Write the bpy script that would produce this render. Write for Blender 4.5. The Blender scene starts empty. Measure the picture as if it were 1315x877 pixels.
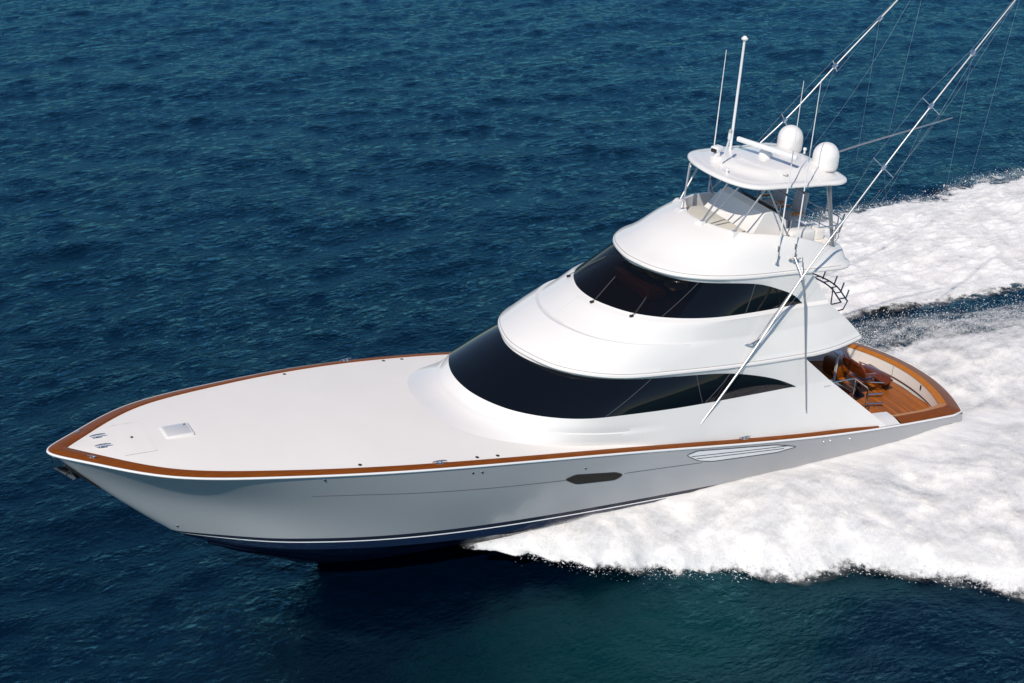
import bpy, math, random
import numpy as np
from mathutils import Vector, Matrix
rng = np.random.default_rng(7); random.seed(7)
PI = math.pi
SC = bpy.context.scene
COL = SC.collection
# ------------------------------------------------------------------ camera, world, sun
TRIM = math.radians(4.37)            # bow-up trim of the boat
WATER = 3.0                          # boat-frame origin above the water
CT, ST = math.cos(TRIM), math.sin(TRIM)
def b2w(x, y, z): return Vector((CT*x + ST*z, y, -ST*x + CT*z + WATER))
YAW, PITCH, FPX = 0.48226, 0.46950, 2001.0
camd = bpy.data.cameras.new('camera'); cam = bpy.data.objects.new('camera', camd); COL.objects.link(cam)
camd.sensor_width = 36; camd.lens = FPX/1315*36; camd.clip_end = 9000; camd.clip_start = .5
cam.location = b2w(-6.70, -34.73, 22.03)
cam.rotation_euler = (PI/2-PITCH, 0, -YAW)
SC.camera = cam
w = bpy.data.worlds.new('World'); SC.world = w; w.use_nodes = True
nt = w.node_tree; bg = nt.nodes['Background']
sky = nt.nodes.new('ShaderNodeTexSky'); sky.sky_type = 'NISHITA'; sky.sun_disc = False
SUN = Vector((-.49, -.46, .74)).normalized()      # towards the sun
sky.sun_elevation = math.asin(SUN.z); sky.sun_rotation = math.atan2(SUN.x, SUN.y)
sky.altitude = 1200; sky.air_density = 1.0; sky.dust_density = .05; sky.ozone_density = 3.0
nt.links.new(sky.outputs[0], bg.inputs[0]); bg.inputs[1].default_value = .095
sl = bpy.data.lights.new('sun', 'SUN'); sun = bpy.data.objects.new('sun', sl); COL.objects.link(sun)
sl.energy = 3.7; sl.angle = math.radians(.53); sl.color = (1, .90, .785)
sun.rotation_euler = SUN.to_track_quat('Z', 'Y').to_euler(); sun.location = (-30, -30, 60)
SC.view_settings.view_transform = 'Standard'; SC.view_settings.look = 'None'
SC.view_settings.exposure = 0.14; SC.view_settings.gamma = 1; SC.view_settings.use_curve_mapping = False
SC.cycles.max_bounces = 8; SC.cycles.transparent_max_bounces = 12
# ------------------------------------------------------------------ materials
def mat(name, col, rough=.4, metal=0, coat=0, spec=.5):
    m = bpy.data.materials.new(name); m.use_nodes = True
    p = m.node_tree.nodes['Principled BSDF']
    p.inputs['Base Color'].default_value = (*col, 1); p.inputs['Roughness'].default_value = rough
    p.inputs['Metallic'].default_value = metal; p.inputs['Coat Weight'].default_value = coat
    p.inputs['Coat Roughness'].default_value = .04; p.inputs['Specular IOR Level'].default_value = spec
    return m
def nodes(m): return m.node_tree.nodes, m.node_tree.links, m.node_tree.nodes['Principled BSDF']
def mottle(m, c1, c2, scale, bump=0, bscale=60, detail=4):
    N, L, p = nodes(m)
    tc = N.new('ShaderNodeTexCoord'); n = N.new('ShaderNodeTexNoise'); n.inputs['Scale'].default_value = scale; n.inputs['Detail'].default_value = detail
    L.new(tc.outputs['Object'], n.inputs['Vector'])
    r = N.new('ShaderNodeValToRGB'); r.color_ramp.elements[0].position = .35; r.color_ramp.elements[1].position = .65
    r.color_ramp.elements[0].color = (*c1, 1); r.color_ramp.elements[1].color = (*c2, 1)
    L.new(n.outputs['Fac'], r.inputs[0]); L.new(r.outputs[0], p.inputs['Base Color'])
    if bump:
        n2 = N.new('ShaderNodeTexNoise'); n2.inputs['Scale'].default_value = bscale; L.new(tc.outputs['Object'], n2.inputs['Vector'])
        b = N.new('ShaderNodeBump'); b.inputs['Strength'].default_value = bump; b.inputs['Distance'].default_value = .01
        L.new(n2.outputs['Fac'], b.inputs['Height']); L.new(b.outputs[0], p.inputs['Normal'])
M = {}
M['gel'] = mat('gelcoat_white', (.80, .785, .765), .28, coat=.6); mottle(M['gel'], (.80, .785, .765), (.77, .757, .74), .5)
M['deck'] = mat('nonskid_white', (.74, .72, .70), .6); mottle(M['deck'], (.83, .80, .765), (.81, .78, .745), .8, .25, 90)
M['hull'] = mat('hull_silver', (.39, .40, .415), .32, coat=.3)
mottle(M['hull'], (.39, .40, .415), (.375, .385, .40), .4)
M['navy'] = mat('bottom_navy', (.006, .012, .035), .18, coat=.8)
M['boot'] = mat('boot_stripe', (.01, .012, .025), .25, coat=.5)
M['white'] = mat('white_paint', (.8, .8, .8), .3, coat=.4)
M['glass'] = mat('tinted_glass', (.003, .004, .006), .04, spec=.42)
M['black'] = mat('black_rubber', (.015, .015, .017), .5)
M['seam'] = mat('seam_shadow_gap', (.30, .29, .28), .6)
M['steel'] = mat('polished_steel', (.62, .63, .65), .18, metal=1)
M['alu'] = mat('anodised_aluminium', (.44, .45, .47), .42, metal=.85)
M['cream'] = mat('cream_vinyl', (.66, .63, .56), .6); mottle(M['cream'], (.66, .63, .56), (.60, .57, .50), 2)
M['tan'] = mat('tan_leather', (.50, .30, .12), .5)
M['umber'] = mat('dark_umber', (.030, .014, .008), .6)
M['grey'] = mat('grey_mesh_cover', (.40, .41, .43), .7)
M['wire'] = mat('monofilament', (.30, .36, .42), .5)
M['mesh'] = mat('dark_window_mesh', (.022, .020, .018), .55, spec=.2)
M['line'] = mat('panel_gap', (.10, .10, .11), .6)
M['lens'] = mat('hatch_smoke_lens', (.60, .595, .60), .15, coat=.5)
def teak(name, c1, c2, c3, rough, axis='X', plank=0, coat=.7):
    m = mat(name, c1, rough, coat=coat, spec=.25); N, L, p = nodes(m)
    tc = N.new('ShaderNodeTexCoord'); mp = N.new('ShaderNodeMapping')
    mp.inputs['Scale'].default_value = (1, 14, 14) if axis == 'X' else (14, 1, 14)
    L.new(tc.outputs['Object'], mp.inputs[0])
    n = N.new('ShaderNodeTexNoise'); n.inputs['Scale'].default_value = 1.6; n.inputs['Detail'].default_value = 8; n.inputs['Roughness'].default_value = .65
    L.new(mp.outputs[0], n.inputs['Vector'])
    r = N.new('ShaderNodeValToRGB'); e = r.color_ramp.elements; e[0].position = .3; e[0].color = (*c1, 1); e[1].position = .72; e[1].color = (*c3, 1)
    k = e.new(.5); k.color = (*c2, 1); L.new(n.outputs['Fac'], r.inputs[0])
    out = r.outputs[0]
    if plank:
        sx = N.new('ShaderNodeSeparateXYZ'); L.new(tc.outputs['Object'], sx.inputs[0])
        a = N.new('ShaderNodeMath'); a.operation = 'DIVIDE'; a.inputs[1].default_value = plank; L.new(sx.outputs[1 if axis == 'X' else 0], a.inputs[0])
        fr = N.new('ShaderNodeMath'); fr.operation = 'FRACT'; L.new(a.outputs[0], fr.inputs[0])
        lt = N.new('ShaderNodeMath'); lt.operation = 'LESS_THAN'; lt.inputs[1].default_value = .1; L.new(fr.outputs[0], lt.inputs[0])
        fl = N.new('ShaderNodeMath'); fl.operation = 'FLOOR'; L.new(a.outputs[0], fl.inputs[0])
        wn = N.new('ShaderNodeTexWhiteNoise'); wn.noise_dimensions = '1D'; L.new(fl.outputs[0], wn.inputs['W'])
        mr = N.new('ShaderNodeMapRange'); mr.inputs[3].default_value = .75; mr.inputs[4].default_value = 1.2; L.new(wn.outputs[0], mr.inputs[0])
        mu = N.new('ShaderNodeVectorMath'); mu.operation = 'SCALE'; L.new(out, mu.inputs[0]); L.new(mr.outputs[0], mu.inputs['Scale'])
        mx = N.new('ShaderNodeMix'); mx.data_type = 'RGBA'; L.new(lt.outputs[0], mx.inputs['Factor']); L.new(mu.outputs[0], mx.inputs['A']); mx.inputs['B'].default_value = (c1[0]*.35, c1[1]*.35, c1[2]*.35, 1)
        out = mx.outputs['Result']
    L.new(out, p.inputs['Base Color'])
    return m
M['teak'] = teak('varnished_teak', (.145, .036, .002), (.19, .048, .003), (.24, .065, .004), .4, coat=.12)
M['teak2'] = teak('varnished_teak_golden', (.38, .115, .006), (.46, .15, .009), (.55, .19, .012), .35, coat=.12)  # lighter teak copy; on the covering board it paints in the sunlit half
M['sole'] = teak('teak_decking', (.25, .070, .008), (.34, .10, .012), (.42, .135, .018), .42, 'Y', .075, coat=.1)
M['mahog'] = teak('dark_mahogany', (.085, .018, .006), (.12, .026, .008), (.16, .036, .011), .2)
# ------------------------------------------------------------------ mesh helpers
def spline(P, n, closed_sym=False, us=None):
    """natural cubic through P by chord length, n samples (or at us in 0..1). closed_sym: P starts on y=0 and is mirrored for a square start"""
    P = np.array(P, float)
    if closed_sym:
        Q = P[1:][::-1]*np.array([1, -1, 1]); F = np.vstack([Q, P]); k0 = len(Q)
    else: F = P; k0 = 0
    s = np.concatenate([[0], np.cumsum(np.maximum(np.linalg.norm(np.diff(F, axis=0), axis=1), 1e-6))])
    if us is None: us = np.linspace(0, 1, n)
    t = s[k0] + (s[-1]-s[k0])*np.asarray(us)
    return np.stack([cub(s, F[:, i], t) for i in range(3)], 1)
def cub(xs, ys, x):
    xs = np.asarray(xs, float); ys = np.asarray(ys, float)
    n = len(xs)
    if n == 2: return np.interp(x, xs, ys)
    h = np.diff(xs); A = np.zeros((n, n)); r = np.zeros(n); A[0, 0] = A[-1, -1] = 1
    for i in range(1, n-1):
        A[i, i-1] = h[i-1]; A[i, i] = 2*(h[i-1]+h[i]); A[i, i+1] = h[i]; r[i] = 6*((ys[i+1]-ys[i])/h[i]-(ys[i]-ys[i-1])/h[i-1])
    m = np.linalg.solve(A, r); x = np.asarray(x, float); k = np.clip(np.searchsorted(xs, x)-1, 0, n-2); d = x-xs[k]; hh = h[k]
    return ys[k]+d*((ys[k+1]-ys[k])/hh-hh*(2*m[k]+m[k+1])/6)+d**2*m[k]/2+d**3*(m[k+1]-m[k])/(6*hh)
class MB:
    def __init__(s): s.v = []; s.f = []; s.m = []; s.mats = []
    def mi(s, m):
        if m not in s.mats: s.mats.append(m)
        return s.mats.index(m)
    def add(s, V, F, m):
        o = len(s.v); s.v += [tuple(map(float, q)) for q in V]; k = s.mi(m)
        for f in F: s.f.append(tuple(o+i for i in f)); s.m.append(k)
    def grid(s, G, m, flip=False, mfun=None, close=False):
        """G: rows x cols x 3"""
        G = np.asarray(G, float); R, Cn = G.shape[:2]; o = len(s.v); s.v += [tuple(q) for q in G.reshape(-1, 3)]
        for i in range(R-1):
            for j in range(Cn - (0 if close else 1)):
                j2 = (j+1) % Cn
                f = (o+i*Cn+j, o+i*Cn+j2, o+(i+1)*Cn+j2, o+(i+1)*Cn+j)
                s.f.append(f[::-1] if flip else f); s.m.append(s.mi(mfun(i, j) if mfun else m))
    def tube(s, pts, r, m, n=8, caps=True):
        P = [Vector(p) for p in pts]; rs = r if hasattr(r, '__len__') else [r]*len(P)
        rows = []; up = None
        for i, p in enumerate(P):
            d = (P[min(i+1, len(P)-1)]-P[max(i-1, 0)]).normalized()
            if up is None: up = Vector((0, 0, 1)) if abs(d.z) < .9 else Vector((1, 0, 0))
            a = d.cross(up).normalized(); b = a.cross(d).normalized(); up = b
            rows.append([p+(a*math.cos(2*PI*k/n)+b*math.sin(2*PI*k/n))*rs[i] for k in range(n)])
        s.grid([[tuple(q) for q in row] for row in rows], m, close=True)
        if caps:
            o = len(s.v); s.v += [tuple(q) for q in rows[0]]+[tuple(q) for q in rows[-1]]
            s.f.append(tuple(range(o, o+n))); s.m.append(s.mi(m)); s.f.append(tuple(range(o+2*n-1, o+n-1, -1))); s.m.append(s.mi(m))
    def box(s, c, size, m, rz=0, ry=0, bev=.0):
        hx, hy, hz = [q/2 for q in size]; R = Matrix.Rotation(rz, 3, 'Z') @ Matrix.Rotation(ry, 3, 'Y')
        b = min(bev, hx*.9, hy*.9, hz*.9)
        if b <= 0:
            V = [(x, y, z) for x in (-hx, hx) for y in (-hy, hy) for z in (-hz, hz)]
            F = [(0, 1, 3, 2), (4, 6, 7, 5), (0, 4, 5, 1), (2, 3, 7, 6), (0, 2, 6, 4), (1, 5, 7, 3)]
        else:
            V = []; rows = []
            for (zz, ins) in ((-hz, b), (-hz+b*.3, b*.3), (-hz+b, 0), (hz-b, 0), (hz-b*.3, b*.3), (hz, b)):
                row = []
                for (sx, sy) in ((1, 1), (-1, 1), (-1, -1), (1, -1)):
                    a0 = math.atan2(sy, sx)-PI/4
                    for k in range(4):
                        a = a0+PI/2*k/3
                        row.append((sx*(hx-b)+math.cos(a)*(b-ins), sy*(hy-b)+math.sin(a)*(b-ins), zz))
                rows.append(row)
            n = len(rows[0]); F = []
            for r_ in rows: V += r_
            for i in range(5):
                for j in range(n): F.append((i*n+j, i*n+(j+1) % n, (i+1)*n+(j+1) % n, (i+1)*n+j))
            F.append(tuple(range(n))[::-1]); F.append(tuple(range(5*n, 6*n)))
        s.add([R @ Vector(q)+Vector(c) for q in V], F, m)
    def lathe(s, c, prof, m, n=24, axis=None):
        Q = Vector((0, 0, 1)).rotation_difference(Vector(axis)).to_matrix() if axis else Matrix.Identity(3)
        rows = [[Vector(c)+Q @ Vector((r*math.cos(2*PI*k/n), r*math.sin(2*PI*k/n), z)) for k in range(n)] for r, z in prof]
        s.grid([[tuple(q) for q in row] for row in rows], m, close=True)
    def build(s, name, parent=None, smooth=True, angle=35):
        me = bpy.data.meshes.new(name); me.from_pydata(s.v, [], s.f)
        for m in s.mats: me.materials.append(m)
        me.polygons.foreach_set('material_index', s.m)
        if smooth:
            me.polygons.foreach_set('use_smooth', [True]*len(s.f))
        me.update()
        o = bpy.data.objects.new(name, me); COL.objects.link(o)
        if smooth:
            import bmesh
            bm = bmesh.new(); bm.from_mesh(me); bmesh.ops.remove_doubles(bm, verts=bm.verts, dist=1e-4)
            bmesh.ops.recalc_face_normals(bm, faces=bm.faces)
            ca = math.radians(angle)
            for e in bm.edges:
                if len(e.link_faces) == 2 and e.calc_face_angle(0) > ca: e.smooth = False
                if len(e.link_faces) == 2 and e.link_faces[0].material_index != e.link_faces[1].material_index: e.smooth = False
            bm.to_mesh(me); bm.free()
        if parent: o.parent = parent
        return o
def tag(o, label=None, cat=None, group=None, kind=None):
    if label: o['label'] = label
    if cat: o['category'] = cat
    if group: o['group'] = group
    if kind: o['kind'] = kind
    return o
# ------------------------------------------------------------------ the yacht's lines (boat frame: x aft, y starboard, z up)
bx = np.array([0, 1, 2.5, 5, 8, 12, 16, 20, 24, 28.]); bv = np.array([0, .96, 2.0, 2.74, 3.26, 3.5, 3.47, 3.39, 3.22, 2.95])
zx = np.array([0, 4, 8, 12, 16, 20, 24, 28.]); zv = np.array([2.60, 2.36, 2.12, 1.77, 1.29, .76, .31, 0.])
def beam(x): return cub(np.sqrt(bx), bv, np.sqrt(np.maximum(x, 0)))
def shz(x): return cub(zx, zv, x)
CAMB = .85
def transom_x(y, b): return 28+CAMB*(1-(y/b)**2)
yacht = bpy.data.objects.new('motor_yacht', None); COL.objects.link(yacht)
yacht.location = (0, 0, WATER); yacht.rotation_euler = (0, TRIM, 0)
tag(yacht, 'white and silver sport fishing yacht with teak rails running fast through blue sea', 'yacht')
US = np.linspace(0, 1, 90)**1.35
def xring(x0, fy, fz, x1=28.0):
    x = x0+(x1-x0)*US; return np.stack([x, fy(x), fz(x)], 1)
def pw(a): 
    a = np.array(a, float); return lambda x: cub(a[:, 0], a[:, 1], x)
def pws(a, x0):      # spline in sqrt(x-x0): blunt start
    a = np.array(a, float); s = np.sqrt(a[:, 0]-x0); return lambda x: cub(s, a[:, 1], np.sqrt(np.maximum(x-x0, 0)))
rS = xring(0, beam, shz)
rF = xring(1.27, pws([(1.27, 0), (2, .50), (4, 1.50), (6, 2.26), (9, 2.94), (12, 3.21), (16, 3.30), (20, 3.25), (24, 3.12), (28, 2.93)], 1.27),
           pw([(1.27, 1.28), (2, 1.24), (4, 1.12), (6, 1.0), (9, .82), (12, .64), (16, .40), (20, .12), (24, -.22), (28, -.48)]))
rT = xring(2.93, pws([(2.93, 0), (3.61, .58), (4.45, 1.05), (5.4, 1.50), (6.37, 1.82), (7.4, 2.10), (9.7, 2.52), (12.9, 2.83), (17.2, 3.0), (22.6, 2.99), (28, 2.88)], 2.93),
           pw([(2.93, -.26), (4.45, -.27), (6.4, -.34), (9.7, -.45), (13, -.50), (17.2, -.56), (22.6, -.745), (28, -1.0)]))
rC = xring(3.30, pws([(3.3, 0), (4.1, .72), (5.4, 1.46), (7.4, 2.10), (9.7, 2.54), (12.9, 2.87), (17.2, 3.03), (22.6, 3.02), (28, 2.90)], 3.3),
           pw([(3.3, -.50), (4.5, -.58), (6.4, -.68), (9.7, -.80), (13, -.84), (17.2, -.89), (22.6, -1.05), (28, -1.28)]))
keel = pw([(3.3, -.50), (3.68, -.75), (4.53, -1.29), (5.87, -1.90), (6.9, -2.36), (8, -2.58), (11, -2.66), (16, -2.58), (22, -2.35), (28, -2.15)])
rK = xring(3.30, lambda x: 0*x, keel)
stem = pw([(-2.6, 0), (-2.04, .56), (-1.28, 1.27), (-.71, 1.85), (-.16, 2.44), (.26, 2.93), (.75, 3.68)])
def loftv(rings, vs, sample):
    """cubic interpolation across rings"""
    R = np.array(rings); out = np.zeros((len(sample),)+R.shape[1:])
    for j in range(R.shape[1]):
        for k in range(3): out[:, j, k] = cub(vs, R[:, j, k], sample)
    return out
def shove(R, dx, dy, dz):
    Q = R.copy(); n = np.gradient(R, axis=0); n = np.stack([n[:, 1], -n[:, 0]], 1); n /= np.linalg.norm(n, axis=1)[:, None]+1e-9
    Q[:, 0] -= n[:, 0]*dx; Q[:, 1] -= n[:, 1]*dy; Q[:, 2] += dz; return Q       # outward positive
def mirror(G): 
    G = np.array(G); Gm = G.copy(); Gm[..., 1] *= -1; return Gm
def add_both(mb, G, m, mfun=None):
    mb.grid(G, m, mfun=mfun); mb.grid(mirror(G), m, flip=True, mfun=mfun)
# topsides
G = loftv([rS, rF, rT], [0, .5, 1.0], np.linspace(0, 1, 15))
G[:, 0, 1] = 0
for i in range(15): G[i, 0, 0] = stem(-G[i, 0, 2])
mb = MB(); add_both(mb, G, M['hull'])
# transom skin
tr = []
for i in range(15):
    y1, z1 = G[i, -1, 1], G[i, -1, 2]; yy = np.linspace(-y1, y1, 41)
    tr.append(np.stack([28+CAMB*(1-(yy/y1)**2), yy, 0*yy+z1], 1))
mb.grid(tr, M['hull'])
hull = mb.build('hull', yacht)
# bottom, boot stripe and pinstripe
def shift(r, dz, k): q = r.copy(); q[:, 2] += dz; q[:, :] += 0; return q
def mix(a, b, t_): return a*(1-t_)+b*t_
mb = MB()
bands = [(0, .30, 'boot'), (.30, .38, 'white'), (.38, 1.0, 'navy')]
for a, b, mm in bands:
    add_both(mb, [mix(rT, rC, a), mix(rT, rC, (a+b)/2), mix(rT, rC, b)], M[mm])
rCi = rC.copy(); rCi[:, 1] = np.maximum(rC[:, 1]-.10*np.minimum(1, US*8), 0); rCi[:, 2] -= .015
add_both(mb, [rC, rCi], M['navy'])
rows = [mix(rCi, rK, q) for q in np.linspace(0, 1, 9)]
for i, q in enumerate(np.linspace(0, 1, 9)): rows[i][:, 2] -= .10*math.sin(q*PI)*np.minimum(1, US*5)
add_both(mb, rows, M['navy'])
for (q, wd) in ((.33, .06), (.62, .06)):          # spray strakes under the bow
    base = mix(rCi, rK, q); base[:, 2] -= .10*math.sin(q*PI)*np.minimum(1, US*5)
    s_ = base[6:60].copy(); o_ = s_.copy(); o_[:, 1] += wd; o_[:, 2] -= .02; i_ = s_.copy(); i_[:, 1] -= .02; i_[:, 2] -= .05
    add_both(mb, [s_, o_, i_], M['navy'])
tr = []
for r_, z_off in ((rT, 0), (mix(rT, rC, .5), 0), (rC, 0), (mix(rC, rK, .5), 0), (mix(rC, rK, .97), 0)):
    y1, z1 = r_[-1, 1], r_[-1, 2]; yy = np.linspace(-y1, y1, 41)
    tr.append(np.stack([28+CAMB*(1-(yy/rT[-1, 1])**2)-.004, yy, 0*yy+z1], 1))
mb.grid(tr, M['navy'])
mb.build('hull_bottom', yacht)
# ---- sheer outline used by rub rail, toe rail, covering board
xs = 28*np.linspace(0, 1, 200)**1.5
side = np.stack([xs, beam(xs), shz(xs)], 1)
b28 = float(beam(28.0))
def tran_pts(y1, n=50, x_in=0.0):
    yy = np.linspace(y1, -y1, n); return np.stack([28+CAMB*(1-(yy/y1)**2)-x_in, yy, 0*yy], 1)
def outline(r=.22):
    """port bow -> port side -> transom -> starboard side, plan with rounded stern corners"""
    port = side.copy(); port[:, 1] *= -1
    tp = tran_pts(b28)[::-1]            # from -y to +y
    port = port[port[:, 0] < 27.75]; tp = tp[np.abs(tp[:, 1]) < b28-.12]
    stb = port[::-1].copy(); stb[:, 1] *= -1
    A = np.vstack([port, tp, stb])
    return A
def resample(A, step):
    s = np.concatenate([[0], np.cumsum(np.linalg.norm(np.diff(A, axis=0), axis=1))]); n = int(s[-1]/step)+1
    t_ = np.linspace(0, s[-1], n); return np.stack([np.interp(t_, s, A[:, i]) for i in range(3)], 1)
def offs(A, d):
    """offset a plan polyline to its left (d>0) seen from above"""
    T = np.gradient(A, axis=0); T[:, 2] = 0; T /= np.linalg.norm(T, axis=1)[:, None]+1e-9
    Nn = np.stack([-T[:, 1], T[:, 0], 0*T[:, 0]], 1)
    d = np.asarray(d)
    return A+Nn*(d[:, None] if d.ndim else d)
OL = resample(outline(), .12)
mb = MB(); R_ = offs(OL, .0); R_[:, 2] -= .012
mb.tube(R_, .032, M['white'], 8)
# small white cap over the sheer between rub rail and teak
cap = [offs(OL, .0), offs(OL, .045)]; cap[0][:, 2] += .005; cap[1][:, 2] += .012
mb.grid(cap, M['white']); mb.build('rub_rail', yacht)
# teak toe rail, port and starboard of the foredeck
half = resample(side[side[:, 0] <= 24.4], .12)
def wid(x): return np.interp(x, [0, 1, 3, 6, 12, 23.2, 24.4], [.44, .38, .31, .245, .215, .185, .02])
def inner_of(A, extra=0, start=0.0):
    wI = wid(A[:, 0])+extra; I = offs(A, -wI)         # starboard side runs aft, inside is to the right
    return I
def clipy(I):
    k = np.argmax(I[:, 1] > 0) if I[0, 1] <= 0 else 0
    if k > 0:
        a, b_ = I[k-1], I[k]; t_ = (0-a[1])/(b_[1]-a[1]+1e-9); c = a+(b_-a)*t_; I = np.vstack([np.repeat(c[None], k, 0), I[k:]])
    return I
Iin = clipy(inner_of(half)); Iin[:, 2] = shz(np.maximum(Iin[:, 0], 0))
Iout = offs(half, -.015); Iout = clipy(Iout)
o1 = Iout.copy(); o1[:, 2] += .02; o2 = mix(Iout, Iin, .3); o2[:, 2] += .06; o3 = mix(Iout, Iin, .85); o3[:, 2] += .072; o4 = Iin.copy(); o4[:, 2] += .035
o1[0, 1] = o2[0, 1] = o3[0, 1] = o4[0, 1] = 0
mb = MB(); add_both(mb, [o1, o2, o3, o4], M['teak'])
mb.build('toe_rail', yacht)
# foredeck with camber
def camber(yfrac, b): return .15*(b/3.4)*(1-yfrac**2)+0
mb = MB(); rows = []
for p_ in Iin[::2]:
    if p_[0] > 22.6: break
    tt = np.linspace(-1, 1, 25); yb = max(p_[1], 1e-4)
    rows.append(np.stack([0*tt+p_[0], tt*yb, p_[2]+.045+.15*min(1, yb/3.0)*(1-tt**2)], 1))
mb.grid(rows, M['deck']); foredeck = mb.build('foredeck', yacht)
def deckz(x, y):
    i = np.argmin(abs(Iin[:, 0]-x)); yb = max(Iin[i, 1], .01); return float(shz(x))+.045+.15*min(1, yb/3.0)*(1-min(1, (y/yb)**2))
yin = lambda x: np.interp(x, Iin[:, 0], Iin[:, 1])
# ------------------------------------------------------------------ superstructure rings (half plan, port/starboard mirrored)
def tail(pts, ext): return pts+ext
D0 = [(10.0, 0), (10.05, .7), (10.35, 1.5), (11.1, 2.25), (12.2, 2.75), (13.3, 3.0), (14.5, 3.12)]
D0 = [(x, y, deckz(x, y)-.012) for x, y in D0]+[(x, float(yin(x))-.01, float(shz(x))+.03) for x in (16, 18, 20, 22, 24.62)]
L0 = [(11.02, 0, 2.24), (11.06, .65, 2.24), (11.28, 1.35, 2.22), (11.75, 2.05, 2.18), (12.4, 2.62, 2.1), (13.6, 3.05, 1.98), (14.9, 3.15, 1.82),
      (16.3, 3.19, 1.75), (18.5, 3.14, 1.6), (20.9, 3.02, 1.45), (23.34, 2.96, 1.3)]
W0 = [(11.38, 0, 2.53), (11.43, .6, 2.53), (11.62, 1.25, 2.53), (12.02, 1.95, 2.52), (12.6, 2.48, 2.50), (13.74, 2.97, 2.45), (14.9, 3.08, 2.40),
      (16.3, 3.10, 2.33), (18.55, 3.04, 2.25), (20.95, 2.92, 2.17)]
W0t = [(21.6, 2.90, 2.15), (22.26, 2.88, 2.14)]
W1 = [(12.92, 0, 3.36), (12.96, .45, 3.36), (13.12, 1.0, 3.36), (13.45, 1.62, 3.35), (14.1, 2.25, 3.32), (14.83, 2.58, 3.28), (16.4, 2.82, 3.19), (17.4, 2.88, 3.13),
      (18.54, 2.91, 2.99), (19.25, 2.92, 2.83), (19.99, 2.925, 2.61), (20.6, 2.925, 2.36), (20.95, 2.92, 2.18)]
W1t = [(21.6, 2.90, 2.16), (22.24, 2.88, 2.15)]
B0 = [(12.90, 0, 3.44), (12.94, .42, 3.44), (13.08, .98, 3.44), (13.36, 1.62, 3.42), (14.0, 2.30, 3.40), (14.75, 2.68, 3.36), (16.2, 2.88, 3.29), (18.5, 2.99, 3.19), (20.1, 3.0, 3.14), (21.10, 2.98, 3.11)]
def two(P, T, n1=70, n2=14, sym=True):
    a = spline(P, n1, sym); c = spline([P[-1]]+T, n2) if T else None
    return np.vstack([a, c[1:]]) if T is not None and len(T) else a
NA, NB = 110, 16
S1 = [two(D0[:-2]+[], [D0[-2], D0[-1]], NA, NB), two(L0[:-1], [L0[-1]], NA, NB), two(W0, W0t, NA, NB)]
S2 = two(W1, W1t, NA, NB)
S3 = two(B0[:-1], [B0[-1]], NA, NB)
mb = MB()
low = loftv(S1, [0, .62, 1.0], [0, .08, .16, .24, .32, .4, .5, .58, .66]); hi_ = loftv(S1, [0, .62, 1.0], [.70, .78, .86, .93, 1.0])
fe = np.clip((16.5-low[-1][:, 0])/3.0, 0.02, 1); hi_[0] = hi_[0]*(1-fe[:, None])+shove(low[-1], -.045, -.045, .012)*fe[:, None]; add_both(mb, low, M['gel']); add_both(mb, [low[-1], hi_[0]], M['gel']); add_both(mb, hi_, M['gel'])
lip = S1[2]*.5+S2*.5
S2b = S3.copy(); S2b[:, 2] -= .015; S2b[:, 1] -= .03*np.minimum(1, S2b[:, 1]); S2b[:, 0] += .03*np.exp(-S2b[:, 1])
add_both(mb, [S2, mix(S2, S2b, .5), S2b], M['gel'])
# white behind the glass tip (aft of the window)
add_both(mb, [S1[2][NA-2:], S2[NA-2:]], M['gel'])
mb.build('cabin_house', yacht)
mb = MB(); g0 = S1[2][:NA].copy(); g1 = S2[:NA].copy()
gm = mix(g0, g1, .5)
rows = [mix(g0, g1, q) for q in np.linspace(0, 1, 7)]
for i, q in enumerate(np.linspace(0, 1, 7)):
    rows[i][:, 1] += .03*math.sin(q*PI)*np.minimum(1, rows[i][:, 1]); rows[i][:, 0] -= .04*math.sin(q*PI)*np.exp(-rows[i][:, 1])
add_both(mb, rows, M['glass']); win1 = mb.build('cabin_window', yacht)
def seam_on(mb, rows, jb, jt, r=.008, m='steel'):
    n = len(rows); pts = []
    for i in range(n):
        q = i/(n-1); j = jb+(jt-jb)*q; j0 = int(j); fr = j-j0; P = rows[i][j0]*(1-fr)+rows[i][min(j0+1, len(rows[i])-1)]*fr
        pts.append((P[0], -P[1]-.004, P[2]))
    mb.tube(pts, r, M[m], 5)
def jx(row, x): return float(np.interp(x, row[:NA, 0][10:], np.arange(NA)[10:]))
for xa, xb in ((14.3, 15.9), (17.55, 17.35), (17.6, 18.5)): mb = MB(); seam_on(mb, rows, jx(g0, xa), jx(g1, xb), .006, 'line'); mb.build('window_mullion', win1)
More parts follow.
